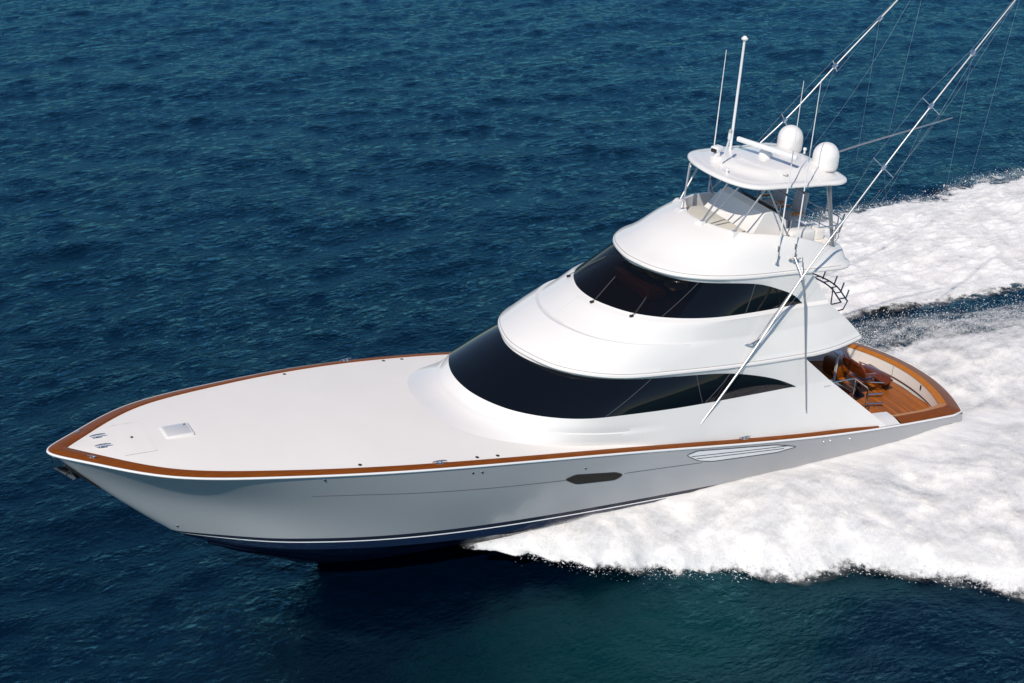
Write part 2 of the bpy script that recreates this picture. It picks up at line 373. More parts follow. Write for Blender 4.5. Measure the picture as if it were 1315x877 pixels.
# --- level two: brow, bulwark, bridge window
W2 = [(15.20, 0, 4.75), (15.24, .45, 4.75), (15.42, 1.0, 4.75), (15.75, 1.55, 4.74), (16.2, 1.96, 4.73), (17.09, 2.37, 4.70), (18.12, 2.56, 4.67), (19.0, 2.57, 4.65), (19.93, 2.51, 4.62), (21.15, 2.40, 4.60)]
W2t = [(21.6, 2.39, 4.58), (22.1, 2.385, 4.57)]
W3 = [(16.55, 0, 5.58), (16.59, .35, 5.58), (16.74, .8, 5.58), (17.05, 1.40, 5.57), (17.57, 1.88, 5.55), (18.28, 2.16, 5.52), (19.02, 2.30, 5.47), (19.69, 2.35, 5.35), (20.26, 2.38, 5.15), (20.86, 2.40, 4.86), (21.15, 2.40, 4.61)]
W3t = [(21.6, 2.39, 4.59), (22.1, 2.385, 4.58)]
B1 = [(16.47, 0, 5.68), (16.52, .42, 5.68), (16.66, .95, 5.68), (17.0, 1.52, 5.67), (17.56, 1.97, 5.66), (18.7, 2.33, 5.63), (19.8, 2.42, 5.60), (20.7, 2.42, 5.57), (21.4, 2.38, 5.52)]
BE = B0[:-1]+[(21.3, 2.98, 3.11), (22.2, 2.90, 3.12), (23.44, 2.62, 3.19)]
def rim(P, dz, out): 
    Q = np.array(P, float).copy(); Q[:, 2] += dz; return Q
R0 = two(BE[:10], BE[10:], NA, NB)
R0u = shove(R0, .02, .02, .035); R0v = shove(R0, .012, .012, .085); R0w = shove(R0, -.03, -.03, .12)
Wb = two(W2, W2t, NA, NB)
fd = np.clip((17.8-R0w[:, 0])/3.0, 0, 1)
Cr = mix(R0w, Wb, .50); Cr = shove(Cr, .02+.03*fd, .02+.03*fd, .02+.03*fd)
Cr2 = mix(R0w, Wb, .535); Cr2 = shove(Cr2, .02-.005*fd, .02-.005*fd, .02-.025*fd)
lipb = shove(Wb, .16, .12, -.07)
mb = MB()
add_both(mb, [S2b, R0, R0u, R0v, R0w], M['gel'])
add_both(mb, loftv([R0w, mix(R0w, Cr, .5)+np.array([0, 0, .02]), Cr], [0, .5, 1], np.linspace(0, 1, 6)), M['gel'])
add_both(mb, [Cr, Cr2], M['gel'])
add_both(mb, loftv([Cr2, mix(Cr2, lipb, .5), lipb, shove(lipb, -.035*fd, -.035*fd, .012*fd), Wb], [0, .4, .8, .86, 1], np.linspace(0, 1, 15)), M['gel'])
Wt = two(W3, W3t, NA, NB); Bt = two(B1[:-1], [B1[-1]], NA, NB)
Btb = shove(Bt, -.03, -.03, -.015)
add_both(mb, [Wt, mix(Wt, Btb, .5), Btb], M['gel'])
add_both(mb, [Wb[NA-2:], Wt[NA-2:]], M['gel'])
# soffit: closes the brow overhang from inside the aft wings
aft = R0[NA:]; 
mb.grid([aft, mirror(aft)], M['gel'])
bd = mb.build('bridge_deck', yacht)
for sy in (-1, 1):
    mb = MB(); mb.tube([(q[0], sy*q[1], q[2]) for q in R0w[::2]], .010, M['seam'], 5); mb.build('moulding_seam', bd)
rows2 = [mix(Wb[:NA], Wt[:NA], q) for q in np.linspace(0, 1, 7)]
for i, q in enumerate(np.linspace(0, 1, 7)):
    rows2[i][:, 1] += .02*math.sin(q*PI)*np.minimum(1, rows2[i][:, 1]); rows2[i][:, 0] -= .03*math.sin(q*PI)*np.exp(-rows2[i][:, 1])
# tinted glass one can see through at the front of the bridge
gt = bpy.data.materials.new('bridge_glass'); gt.use_nodes = True; N, L, p = nodes(gt); M['glass2'] = gt
tr_ = N.new('ShaderNodeBsdfTransparent'); tr_.inputs[0].default_value = (.62, .60, .58, 1)
p.inputs['Base Color'].default_value = (.003, .004, .006, 1); p.inputs['Roughness'].default_value = .04; p.inputs['Specular IOR Level'].default_value = .45
mx = N.new('ShaderNodeMixShader'); mx.inputs[0].default_value = .6; L.new(p.outputs[0], mx.inputs[2]); L.new(tr_.outputs[0], mx.inputs[1])
L.new(mx.outputs[0], N['Material Output'].inputs[0])
mb = MB(); jf = int(jx(Wb, 16.9))
fr_ = [r_[:jf+1] for r_ in rows2]; bk_ = [r_[jf:] for r_ in rows2]
add_both(mb, fr_, M['glass2']); add_both(mb, bk_, M['glass']); win2 = mb.build('bridge_window', yacht)
for xa, xb in ((16.45, 17.7), (19.0, 19.4)):
    mb = MB(); seam_on(mb, rows2, float(np.interp(xa, Wb[:NA, 0][4:], np.arange(NA)[4:])), float(np.interp(xb, Wt[:NA, 0][4:], np.arange(NA)[4:])), .006, 'line'); mb.build('window_mullion', win2)
def norm_wiper(sy, x, y, z, ex, ey, ez):
    mb = MB(); mb.box((x-.06, sy*y, z+.0), (.12, .07, .06), M['black'], bev=.015)
    mb.tube([(x-.05, sy*y, z+.03), (x+.12, sy*y*1.0, z+.10), (ex, sy*ey, ez)], .010, M['black'], 6)
    mb.tube([(x+.05, sy*(y), z+.075), (ex, sy*ey, ez+.015)], .006, M['line'], 5); mb.build('windscreen_wiper', yacht)
norm_wiper(-1, 15.18, .55, 4.73, 15.95, .35, 5.30); norm_wiper(-1, 15.78, 1.72, 4.70, 16.7, 1.30, 5.35); norm_wiper(1, 15.50, 1.35, 4.72, 16.4, .95, 5.35)
# --- level three: upper brow and flybridge cowl
RR = [(18.50, 0, 6.74), (18.60, .55, 6.74), (18.84, 1.05, 6.71), (19.2, 1.45, 6.68), (19.6, 1.70, 6.66), (20.1, 1.86, 6.63), (20.7, 1.98, 6.55), (21.4, 2.02, 6.38), (22.1, 1.98, 6.12), (22.5, 1.9, 5.98)]
BB = B1[:-1]+[(21.4, 2.42, 5.53), (22.2, 2.42, 5.5), (22.75, 2.30, 5.47), (23.0, 2.0, 5.46), (23.08, 1.5, 5.46), (23.1, .8, 5.46), (23.1, 0.001, 5.46)]
BB = BB[:8]+BB[8:]
C0 = two(BB, [], 150, 0); Cu = shove(C0, .02, .02, .035); Cv = shove(C0, .01, .01, .085); Cw = shove(C0, -.03, -.03, .12)
for q_ in (C0, Cu, Cv, Cw): q_[0, 1] = 0; q_[-1, 1] = 0
RRf = two(RR+[(22.85, 1.6, 5.92), (22.95, 1.2, 5.90), (22.98, .5, 5.90), (22.98, 0.001, 5.90)], [], 150, 0); RRf[-1, 1] = 0
Cm = shove(mix(Cw, RRf, .30), .0, .0, -.02); Cm[:, 1] = np.maximum(Cm[:, 1], 0)
mid_ = mix(Cw, RRf, .55); mid_[:, 2] += .06
mb = MB()
add_both(mb, [C0, Cu, Cv, Cw], M['gel'])
add_both(mb, loftv([Cw, Cm, mid_, RRf], [0, .3, .55, 1], np.linspace(0, 1, 9)), M['gel'])
Ri = shove(RRf, -.05, -.05, .015); Rj = shove(RRf, -.10, -.10, 0); Rk = Rj.copy(); Rk[:, 2] = 5.88
for q_ in (Ri, Rj, Rk): q_[:, 1] = np.maximum(q_[:, 1], 0); q_[0, 1] = 0; q_[-1, 1] = 0
add_both(mb, [RRf, Ri, Rj, Rk], M['gel'])
# soffit under the upper brow
add_both(mb, [C0, C0*np.array([1, 0, 1])+np.array([0, 0, .0])], M['gel'])
fb = mb.build('flybridge', yacht)
for sy in (-1, 1):
    mb = MB(); mb.tube([(q[0], sy*q[1], q[2]) for q in Cw[:110:2]], .010, M['seam'], 5); mb.build('moulding_seam', fb)
mb = MB(); z0 = Rk.copy(); z0c = z0.copy(); z0c[:, 1] = 0
add_both(mb, [z0, z0c], M['deck']); mb.build('flybridge_floor', yacht)
# ------------------------------------------------------------------ hardtop
def one(name, parent, fn, **k):
    mb = MB(); fn(mb); return mb.build(name, parent, **k)
HT = [(18.86, 0, 8.06), (18.89, .5, 8.06), (18.99, .95, 8.05), (19.22, 1.42, 8.04), (19.55, 1.68, 8.03), (20.1, 1.78, 8.02), (21.0, 1.83, 8.0), (21.9, 1.87, 7.98), (22.45, 1.86, 7.97), (22.68, 1.72, 7.97), (22.82, 1.35, 7.97), (22.88, .6, 7.97), (22.88, .001, 7.97)]
h0 = two(HT, [], 140, 0); h0[0, 1] = 0; h0[-1, 1] = 0
def inset(R, d, dz):
    Q = R.copy(); c = np.array([20.9, 0]); n = np.gradient(R, axis=0); n = np.stack([n[:, 1], -n[:, 0]], 1); n /= np.linalg.norm(n, axis=1)[:, None]+1e-9
    Q[:, 0] += n[:, 0]*d; Q[:, 1] = np.maximum(Q[:, 1]+n[:, 1]*d, 0); Q[:, 2] += dz; Q[0, 1] = Q[-1, 1] = 0; return Q
hr = [inset(h0, .30, -.06), inset(h0, .05, -.06), inset(h0, 0, -.02), inset(h0, 0, .03), inset(h0, .03, .06), inset(h0, .20, .075), inset(h0, .24, .063), inset(h0, .27, .08)]
def crown(sx, sy, z):        # raised centre panel
    P = [(20.0-1.15*sx+.35, 0, z), (20.05-1.0*sx+.35, .55*sy, z), (20.3-.6*sx+.2, 1.0*sy, z), (20.9, 1.12*sy, z-.01), (21.6+.2*sx, 1.10*sy, z-.02), (22.0+.25*sx, .9*sy, z-.03), (22.1+.3*sx, .4*sy, z-.03), (22.1+.3*sx, .001, z-.03)]
    q = two(P, [], 140, 0); q[0, 1] = q[-1, 1] = 0; return q
c1 = crown(.75, 1.22, 8.16); c2 = crown(.62, 1.08, 8.24); c3 = crown(.45, .95, 8.30); c4 = crown(.2, .5, 8.33); c5 = c4.copy(); c5[:, 1] = 0; c5[:, 2] += .01
mb = MB(); add_both(mb, hr, M['gel']); add_both(mb, loftv([hr[-1], c1, c2, c3], [0, .4, .6, .9], np.linspace(0, .9, 8)), M['gel']); add_both(mb, [c3, c4, c5], M['gel'])
bt = hr[0].copy(); bt[:, 1] = 0; add_both(mb, [hr[0], bt], M['gel'])
hardtop = mb.build('hardtop', yacht, angle=50)
def leg(a, b, r=.028, name='hardtop_leg', m='alu', parent=None):
    mb = MB(); mb.tube([a, b], r, M[m], 10); mb.lathe((b[0], b[1], b[2]-.01), [(.0, .03), (.055, .03), (.06, 0), (0, 0)], M[m], 12); return mb.build(name, parent or hardtop)
for sy in (-1, 1):
    leg((19.0, sy*.95, 7.99), (18.62, sy*.52, 6.75)); leg((19.25, sy*1.22, 7.99), (18.66, sy*.62, 6.74))
    leg((19.93, sy*1.55, 7.97), (19.13, sy*1.40, 6.70)); leg((19.97, sy*1.58, 7.97), (20.66, sy*1.90, 6.57), .024)
    leg((22.0, sy*1.66, 7.93), (22.40, sy*1.86, 5.99), .026); leg((22.14, sy*1.64, 7.93), (22.50, sy*1.80, 5.98), .030)
    leg((22.14, sy*1.60, 7.93), (22.62, sy*1.55, 5.97), .020)
# flared footings for the tower legs
for sy in (-1, 1):
    for (x, y, z, dx) in ((18.62, .56, 6.735, -.25), (19.13, 1.40, 6.68, -.16)):
        mb = MB(); V = [(x-.10, sy*(y-.10), z+.03), (x+.10, sy*(y-.10), z+.03), (x+.10, sy*(y+.09), z+.03), (x-.10, sy*(y+.09), z+.03),
                        (x+dx-.22, sy*(y-.22), z-.20), (x+.13, sy*(y-.20), z-.2), (x+.15, sy*(y+.16), z-.20), (x+dx-.05, sy*(y+.26), z-.22)]
        F = [(0, 1, 2, 3), (0, 4, 5, 1), (1, 5, 6, 2), (2, 6, 7, 3), (3, 7, 4, 0)]; mb.add(V, F, M['gel']); mb.build('leg_footing', fb, angle=20)
# domes
for sy in (-1, 1):
    mb = MB(); R_ = .385; z0_ = 7.99
    prof = [(.0, 0), (.30, 0), (.33, .05), (.30, .07), (R_*.93, .10), (R_*.985, .16), (R_, .30), (R_, .48)]
    prof += [(R_*math.cos(a), .48+.40*math.sin(a)) for a in np.linspace(.12, PI/2, 12)]
    mb.lathe((22.50, sy*.86, z0_), prof, M['gel'], 32); d = mb.build('satellite_dome', hardtop, angle=60)
    mb = MB(); mb.lathe((22.50, sy*.86, z0_+.088), [(R_*.90, 0), (R_*.96, .012), (R_*.9, .02)], M['grey'], 32); mb.build('dome_base_ring', d)
# open-array radar
mb = MB(); mb.lathe((20.95, -.02, 8.31), [(0, 0), (.20, 0), (.21, .04), (.19, .14), (.14, .22), (.11, .28), (0, .30)], M['gel'], 24); mb.build('radar_pedestal', hardtop)
A_ = Vector((20.42, .72, 8.68)); B_ = Vector((21.06, -1.32, 8.68)); cc = (A_+B_)/2; dd_ = B_-A_
mb = MB(); mb.box(cc, (dd_.length, .12, .15), M['white'], rz=math.atan2(dd_.y, dd_.x), bev=.04); mb.build('radar_array', hardtop)
# mast with a light, camera, sensor stick, horn and small puck antennas
def whip(x, y, z0, z1, r0, r1, name, m='white', rod=True, par=hardtop):
    mb = MB(); n = 6
    mb.tube([(x+(z-z0)*.0, y, z) for z in np.linspace(z0, z1, n)], list(np.linspace(r0, r1, n)), M[m], 8)
    o = mb.build(name, par)
    mb = MB(); mb.tube([(x, y, z0-.02), (x, y, z0+.16)], r0*1.6, M['steel'], 8); mb.build('antenna_base', o); return o
ms = whip(20.27, .8, 8.10, 11.58, .042, .034, 'mast')
mb = MB(); mb.lathe((20.27, .8, 11.58), [(0, 0), (.04, 0), (.09, .03), (.10, .07), (.06, .10), (.05, .13), (0, .14)], M['white'], 16); mb.build('masthead_light', ms)
whip(20.53, 1.95, 6.42, 11.0, .024, .008, 'antenna', par=fb)
for x, zt in ((20.22, 11.22), (20.82, 11.22)):
    o = whip(x-.02, -2.15, 6.25, zt, .024, .007, 'antenna', par=fb)
    mb = MB(); mb.tube([(x-.02, -2.15, 7.95), (x-.05, -1.95, 7.98), (x-.05, -1.78, 7.98)], .012, M['black'], 6)
    mb.tube([(x-.02, -2.15, 7.92), (x-.02, -2.15, 7.99)], .03, M['black'], 8); mb.build('antenna_clamp', o)
    mb = MB(); mb.tube([(x-.02, -2.15, 8.85), (x-.02, -2.15, 9.25)], .016, M['grey'], 8); mb.build('antenna_ferrule', o)
    mb = MB(); mb.tube([(x-.15, -2.33, 5.98), (x-.13, -2.33, 6.28)], .022, M['steel'], 8); mb.lathe((x-.15, -2.33, 5.95), [(0, 0), (.06, 0), (.05, .03), (0, .03)], M['steel'], 12); mb.build('rod_holder', fb)
mb = MB(); mb.tube([(19.51, .16, 8.1), (19.46, -.05, 8.55), (19.40, -.25, 9.05)], .032, M['white'], 8); mb.tube([(19.40, -.25, 9.05), (19.39, -.27, 9.25)], .055, M['white'], 10)
o = mb.build('light_stalk', hardtop); mb = MB(); mb.lathe((19.39, -.27, 9.25), [(0, 0), (.05, 0), (.055, .04), (.03, .10), (0, .11)], M['grey'], 12); mb.build('stalk_lamp', o)
mb = MB(); mb.box((19.62, .55, 8.17), (.30, .22, .20), M['gel'], bev=.04); mb.box((19.62, .55, 8.33), (.16, .14, .14), M['gel'], bev=.03); mb.build('camera_plinth', hardtop)
mb = MB(); mb.box((19.66, .62, 8.47), (.34, .26, .17), M['white'], rz=.3, bev=.05); o = mb.build('searchlight', hardtop)
mb = MB(); mb.box((19.50, .55, 8.45), (.06, .19, .11), M['black'], rz=.3, bev=.02); mb.build('searchlight_lens', o)
for x, y, z in ((21.05, .92, 8.12), (22.3, -.12, 8.34), (19.28, -.50, 8.12)):
    mb = MB(); mb.lathe((x, y, z-.02), [(0, 0), (.035, 0), (.03, .08), (.055, .12), (.05, .17), (0, .18)], M['white'], 14); mb.build('puck_antenna', hardtop)
mb = MB(); mb.tube([(22.8, 0, 8.03), (24.5, 0, 8.36), (28.04, 0, 8.92)], [.035, .03, .018], M['alu'], 8); mb.build('centre_rigger', hardtop)
mb = MB(); mb.lathe((20.75, -1.30, 8.19), [(.075, 0), (.085, .01), (.075, .02), (.06, .015)], M['seam'], 20); mb.build('hatch_ring', hardtop)
# ------------------------------------------------------------------ flybridge fittings
mb = MB()          # forward lounge: padded bench with beige cushion between the coaming and console
mb.box((19.25, 0, 6.28), (1.1, 2.4, .5), M['cream'], bev=.06); mb.build('sun_pad', fb)
mb = MB()
Y0, Y1 = -1.12, 1.12
V = [(19.75, Y0, 6.2), (20.35, Y0, 6.98), (20.62, Y0, 7.05), (21.15, Y0, 6.72), (21.30, Y0, 6.1), (19.75, Y1, 6.2), (20.35, Y1, 6.98), (20.62, Y1, 7.05), (21.15, Y1, 6.72), (21.30, Y1, 6.1)]
V[0] = (19.72, -1.30, 6.2); V[5] = (19.72, 1.30, 6.2)
V += [(21.3, Y0-.1, 5.9), (19.72, -1.3, 5.9), (19.72, 1.3, 5.9), (21.3, Y1+.1, 5.9)]
F = [(0, 1, 6, 5), (1, 2, 7, 6), (2, 3, 8, 7), (3, 4, 9, 8), (4, 3, 2, 1, 0), (5, 6, 7, 8, 9), (11, 0, 5, 12), (10, 4, 0, 11), (12, 5, 9, 13)]
mb.add(V, F, M['gel']); con = mb.build('helm_console', fb, angle=15)
mb = MB(); mb.box((20.92, -.1, 6.95), (.06, 1.7, .22), M['black'], ry=-.9, bev=.01); mb.build('instrument_panel', con)
mb = MB(); pts = [(21.38+.05*math.cos(a)*0, -.35+.19*math.cos(a), 6.78+.19*math.sin(a)) for a in np.linspace(0, 2*PI, 20)]
mb.tube(pts, .014, M['steel'], 6); mb.tube([(21.2, -.35, 6.75), (21.38, -.35, 6.78)], .02, M['steel'], 6); mb.tube([(21.38, -.35, 6.6), (21.38, -.35, 6.96)], .01, M['steel'], 5); mb.build('steering_wheel', con)
mb = MB(); mb.box((21.27, .35, 6.62), (.30, .5, .10), M['teak2'], bev=.03); mb.build('helm_pod', con)
def helm_chair(x, y, cover):
    mb = MB(); mb.lathe((x, y, 5.9), [(0, 0), (.18, 0), (.18, .03), (.06, .05), (.05, .42), (.12, .46), (0, .46)], M['steel'], 16); o = mb.build('helm_chair_pedestal', fb)
    mb = MB(); mb.box((x-.02, y, 6.45), (.52, .56, .16), M[cover], bev=.06); mb.build('chair_seat', o)
    mb = MB(); mb.box((x+.27, y, 6.82), (.14, .56, .74), M[cover], ry=.12, bev=.06); mb.build('chair_back', o)
    for s in (-1, 1):
        mb = MB(); mb.box((x-.02, y+s*.33, 6.62), (.42, .08, .06), M['teak2'], bev=.02); mb.build('chair_arm', o)
helm_chair(22.05, -.25, 'grey'); helm_chair(22.05, .75, 'grey')
mb = MB(); mb.box((22.62, -.75, 6.05), (.34, .55, .35), M['gel'], bev=.05); mb.build('aft_locker', fb)
mb = MB(); mb.box((21.45, -1.45, 6.25), (.9, .42, .55), M['gel'], bev=.08); mb.build('side_bench', fb)
rl = MB()
RP = [(21.6, 1.75, 6.85), (22.4, 1.75, 6.72), (22.95, 1.45, 6.66), (23.02, .6, 6.64), (23.02, -.6, 6.64), (22.95, -1.45, 6.66), (22.5, -1.85, 6.68), (21.7, -1.95, 6.72)]
rl.tube([tuple(q) for q in spline(RP, 40)], .022, M['steel'], 8)
for z in (6.40, 6.16):
    rl.tube([tuple(q) for q in spline([(a, b, z) for a, b, c in RP[1:-1]], 30)], .012, M['steel'], 6)
o = rl.build('aft_rail', fb)
for x, y in ((22.4, 1.75), (22.97, 1.3), (23.02, .45), (23.02, -.45), (22.97, -1.3), (22.42, -1.86)):
    mb = MB(); mb.tube([(x, y, 5.97), (x, y, 6.68)], .017, M['steel'], 8); mb.build('rail_post', o)
    mb = MB(); mb.tube([(x+.10, y*1.03, 6.45), (x+.16, y*1.05, 6.78)], .030, M['steel'], 8); mb.build('rocket_rod_holder', o)
# ------------------------------------------------------------------ outriggers (mirrored pair) with spreaders and wires
def lerp(a, b, t_): return tuple(a[i]+(b[i]-a[i])*t_ for i in range(3))
def outrigger(sy):
    Y = lambda p_: (p_[0], sy*p_[1], p_[2])
    ctl = [(17.50, 3.16, 1.68), (19.55, 2.97, 4.22), (20.60, 2.83, 5.60), (22.0, 2.62, 7.12), (23.46, 2.35, 8.57), (24.91, 2.20, 10.15), (26.38, 2.06, 11.70), (28.6, 1.9, 14.1)]
    P = spline([Y(q) for q in ctl], 60); mb = MB()
    mb.tube([tuple(q) for q in P], list(np.interp(np.arange(60), [0, 4, 30, 59], [.022, .034, .026, .013])), M['alu'], 10)
    o = mb.build('outrigger', yacht)
    def at(z): k = np.argmin(abs(P[:, 2]-z)); return P[k]
    heads = []
    for z, hw in ((8.57, .42), (10.15, .36), (11.70, .10)):
        c = at(z); d = (P[min(59, np.argmin(abs(P[:, 2]-z))+1)]-c); d = d/np.linalg.norm(d)
        s_ = np.array([-d[2], 0, d[0]]); s2 = np.array([0, 1, 0])*1.0
        mb = MB(); ax = (s_*.80+s2*sy*(-.35)); ax /= np.linalg.norm(ax)
        a_, b_ = c-ax*hw, c+ax*hw; mb.tube([tuple(a_), tuple(b_)], .016, M['steel'], 6); mb.tube([tuple(c-d*.08), tuple(c+d*.08)], .058, M['steel'], 8)
        mb.build('spreader_bar', o); heads.append((a_, b_))
    lo = at(3.9); tip = P[-1]
    for k in (0, 1):
        mb = MB(); pts = [lo]+[h_[k] for h_ in heads]+[tip]
        mb.tube([tuple(q) for q in pts], .0022, M['wire'], 4); mb.build('stay_wire', o)
    # pivot bracket, lower strut and inner brace
    mb = MB(); mb.tube([Y((20.62, 2.86, 5.58)), Y((20.70, 2.98, 5.2)), Y((21.32, 3.14, 1.42))], [.034, .028, .020], M['alu'], 8); mb.build('support_strut', o)
    for (x, y, z) in ((20.55, 2.30, 6.0), (20.80, 2.32, 5.98)):
        mb = MB(); mb.tube([Y((x, y, z)), Y((x+.06, y+.12, z+.10)), Y((20.66, 2.84, 5.62))], .022, M['steel'], 8); mb.lathe(Y((x, y, z-.02)), [(0, 0), (.05, 0), (.045, .04), (0, .05)], M['steel'], 12); mb.build('pivot_arm', o)
    mb = MB(); mb.tube([Y((18.95, 2.82, 3.78)), Y((19.05, 2.96, 3.86)), Y((19.3, 2.98, 3.98))], .028, M['steel'], 8); mb.lathe(Y((18.92, 2.78, 3.75)), [(0, 0), (.06, 0), (.05, .04), (0, .04)], M['steel'], 12); mb.build('pole_cradle', o)
    mb = MB(); mb.tube([Y((19.15, 2.93, 3.80)), Y((20.62, 2.80, 5.60))], .020, M['alu'], 6); mb.build('inner_brace', o)
    # halyards hanging from the spreaders back to the bridge
    for k, (z, e_) in enumerate(((10.1, (22.5, 2.0, 5.6)), (13.3, (22.75, 1.7, 6.2)))):
        c = at(z); mb = MB(); e2 = np.array(Y(e_)); mid_p = (c+e2)/2+np.array([.25, 0, -.3]); mb.tube([tuple(q) for q in spline([c, mid_p, e2], 8)], .0018, M['wire'], 4); mb.build('halyard', o)
    for z, dx, dz in ((8.5, .35, 1.05), (11.7, .0, 4.6), (13.2, -.5, 5.4)):
        c = at(z); mb = MB(); mb.tube([tuple(c), (c[0]+dx, c[1]-.02*sy, c[2]-dz)], .0018, M['wire'], 4); mb.build('release_line', o)
outrigger(-1); outrigger(1)
# ------------------------------------------------------------------ foredeck hardware
def cleat(x, y, z, rz, s=1.0, par=yacht):
    mb = MB(); R = Matrix.Rotation(rz, 3, 'Z')
    f = lambda a, b, c: tuple(Vector((x, y, z))+R @ Vector((a*s, b*s, c*s)))
    mb.tube([f(-.20, 0, .075), f(-.08, 0, .088), f(.08, 0, .088), f(.20, 0, .075)], [.014*s, .022*s, .022*s, .014*s], M['steel'], 8)
    for q in (-.06, .06): mb.tube([f(q, 0, 0), f(q, 0, .085)], .018*s, M['steel'], 8)
    mb.box(f(0, 0, .006), (.22*s, .07*s, .014), M['steel'], rz=rz, bev=.004); return mb.build('cleat', par)
for sy in (-1, 1):
    cleat(1.30, sy*.27, deckz(1.3, .27), sy*.04, 1.0, foredeck)
    cleat(9.24, sy*(float(beam(9.24))-.16), float(shz(9.24))+.06, sy*.12, 1.0)
    cleat(19.05, sy*(float(beam(19.05))-.13), float(shz(19.05))+.06, 0, 1.0)
    a_ = math.atan2(float(beam(1.2)-beam(.9)), .3)
    cleat(.92, sy*(float(beam(.92))-.20), float(shz(.92))+.06, sy*a_, .62)
    for x in (7.2, 10.4, 11.0): 
        mb = MB(); y = sy*(float(yin(x))-.14); mb.lathe((x, y, deckz(x, abs(y))-.004), [(0, .012), (.045, .012), (.06, .0)], M['black'], 14); mb.build('deck_fill_cap', foredeck)
    for x in (22.0, 23.4):
        mb = MB(); y = sy*(float(beam(x))-.32); mb.lathe((x, y, float(shz(x))+.055), [(0, .016), (.035, .016), (.05, 0)], M['steel'], 14); mb.build('rod_holder_rim', yacht)
mb = MB(); dz = deckz(3.25, .0)
mb.box((3.27, 0, dz+.01), (.74, .66, .07), M['gel'], bev=.05); hatch = mb.build('foredeck_hatch', foredeck)
mb = MB(); mb.box((3.27, 0, dz+.038), (.62, .54, .03), M['lens'], bev=.012); mb.build('hatch_lens', hatch)
mb = MB(); mb.box((3.52, .2, dz+.056), (.05, .03, .02), M['black']); mb.build('hatch_latch', hatch)
# flush anchor locker lid outline
def deck_line(mb, a, b, r=.007, m='seam', n=12):
    mb.tube([(a[0]+(b[0]-a[0])*q, a[1]+(b[1]-a[1])*q, deckz(a[0]+(b[0]-a[0])*q, a[1]+(b[1]-a[1])*q)+.002) for q in np.linspace(0, 1, n)], r, M[m], 4)
mb = MB(); rows = [[(x, y, deckz(x, y)+.006) for y in np.linspace(-.82, .82, 14)] for x in np.linspace(1.72, 2.52, 8)]; mb.grid(rows, M['deck']); lid = mb.build('anchor_locker_lid', foredeck)
mb = MB(); deck_line(mb, (1.72, -.82), (2.52, -.82)); mb.build('lid_hinge', lid); mb = MB(); deck_line(mb, (1.72, .82), (2.52, .82)); mb.build('lid_hinge', lid)
mb = MB(); mb.box((2.1, 0, deckz(2.1, 0)+.014), (.06, .07, .02), M['black'], bev=.005); mb.build('lid_latch', lid)
# anchor under the stem, on its roller
mb = MB(); mb.box((.33, 0, 2.40), (.50, .22, .12), M['steel'], ry=.25, bev=.02)
for s in (-1, 1): mb.box((.36, s*.12, 2.30), (.50, .02, .30), M['steel'], ry=.3)
an0 = mb.build('anchor_roller', yacht)
mb = MB(); mb.tube([(.15, 0, 2.30), (.62, 0, 2.05), (1.05, 0, 1.58)], .035, M['steel'], 8)
for s in (-1, 1):
    V = [(.22, 0, 2.22), (.10, s*.16, 2.18), (.52, s*.24, 1.82), (.78, 0, 1.72), (.60, 0, 1.98)]; mb.add(V, [(0, 1, 2, 4), (4, 2, 3)], M['steel']); mb.add([(a, b, c-.02) for a, b, c in V], [(0, 4, 2, 1), (4, 3, 2)], M['steel'])
mb.tube([(.5, -.27, 2.0), (.5, .27, 2.0)], .022, M['black'], 8); mb.build('anchor', an0, angle=20)
mb = MB(); V = [(.95, 0, 1.66)]; mb.tube([(.35, -.10, 2.22), (.95, -.07, 1.62), (1.25, 0, 1.30)], .05, M['black'], 6); mb.tube([(.35, .10, 2.22), (.95, .07, 1.62), (1.25, 0, 1.30)], .05, M['black'], 6); mb.build('stem_guard', an0)
# ------------------------------------------------------------------ hull side details, laid on the topside surface
Gx = G                                                     # topside grid rows (v) x cols (u)
def hull_pt(x, z, out=.006):
    """point on the port topside at station x and height z"""
    ys, zs_ = [], []
    for i in range(15): ys.append(np.interp(x, Gx[i, :, 0], Gx[i, :, 1])); zs_.append(np.interp(x, Gx[i, :, 0], Gx[i, :, 2]))
    y = np.interp(z, zs_[::-1], ys[::-1]); return np.array([x, y+out, z])
def rounded(poly, r=.10, n=5):
    out = []; P = [np.array(q, float) for q in poly]
    for i, p_ in enumerate(P):
        a, b = P[i-1], P[(i+1) % len(P)]; da = a-p_; db = b-p_; la, lb = np.linalg.norm(da), np.linalg.norm(db); rr = min(r, la*.45, lb*.45)
        A, B = p_+da/la*rr, p_+db/lb*rr
        for q in np.linspace(0, 1, n): out.append((1-q)**2*A+2*q*(1-q)*p_+q*q*B)
    return out
def hull_patch(poly, m, out, sy=-1, nx=40):
    P = np.array(rounded(poly)); x0, x1 = P[:, 0].min(), P[:, 0].max(); rows = []
    for x in np.linspace(x0+.004, x1-.004, nx):
        zz = []
        for i in range(len(P)):
            a, b = P[i-1], P[i]
            if (a[0]-x)*(b[0]-x) < 0: zz.append(a[1]+(b[1]-a[1])*(x-a[0])/(b[0]-a[0]))
        if len(zz) >= 2: rows.append([hull_pt(x, z, out)*np.array([1, sy, 1]) for z in np.linspace(min(zz), max(zz), 8)])
    mb = MB(); mb.grid(rows, M[m]); return mb
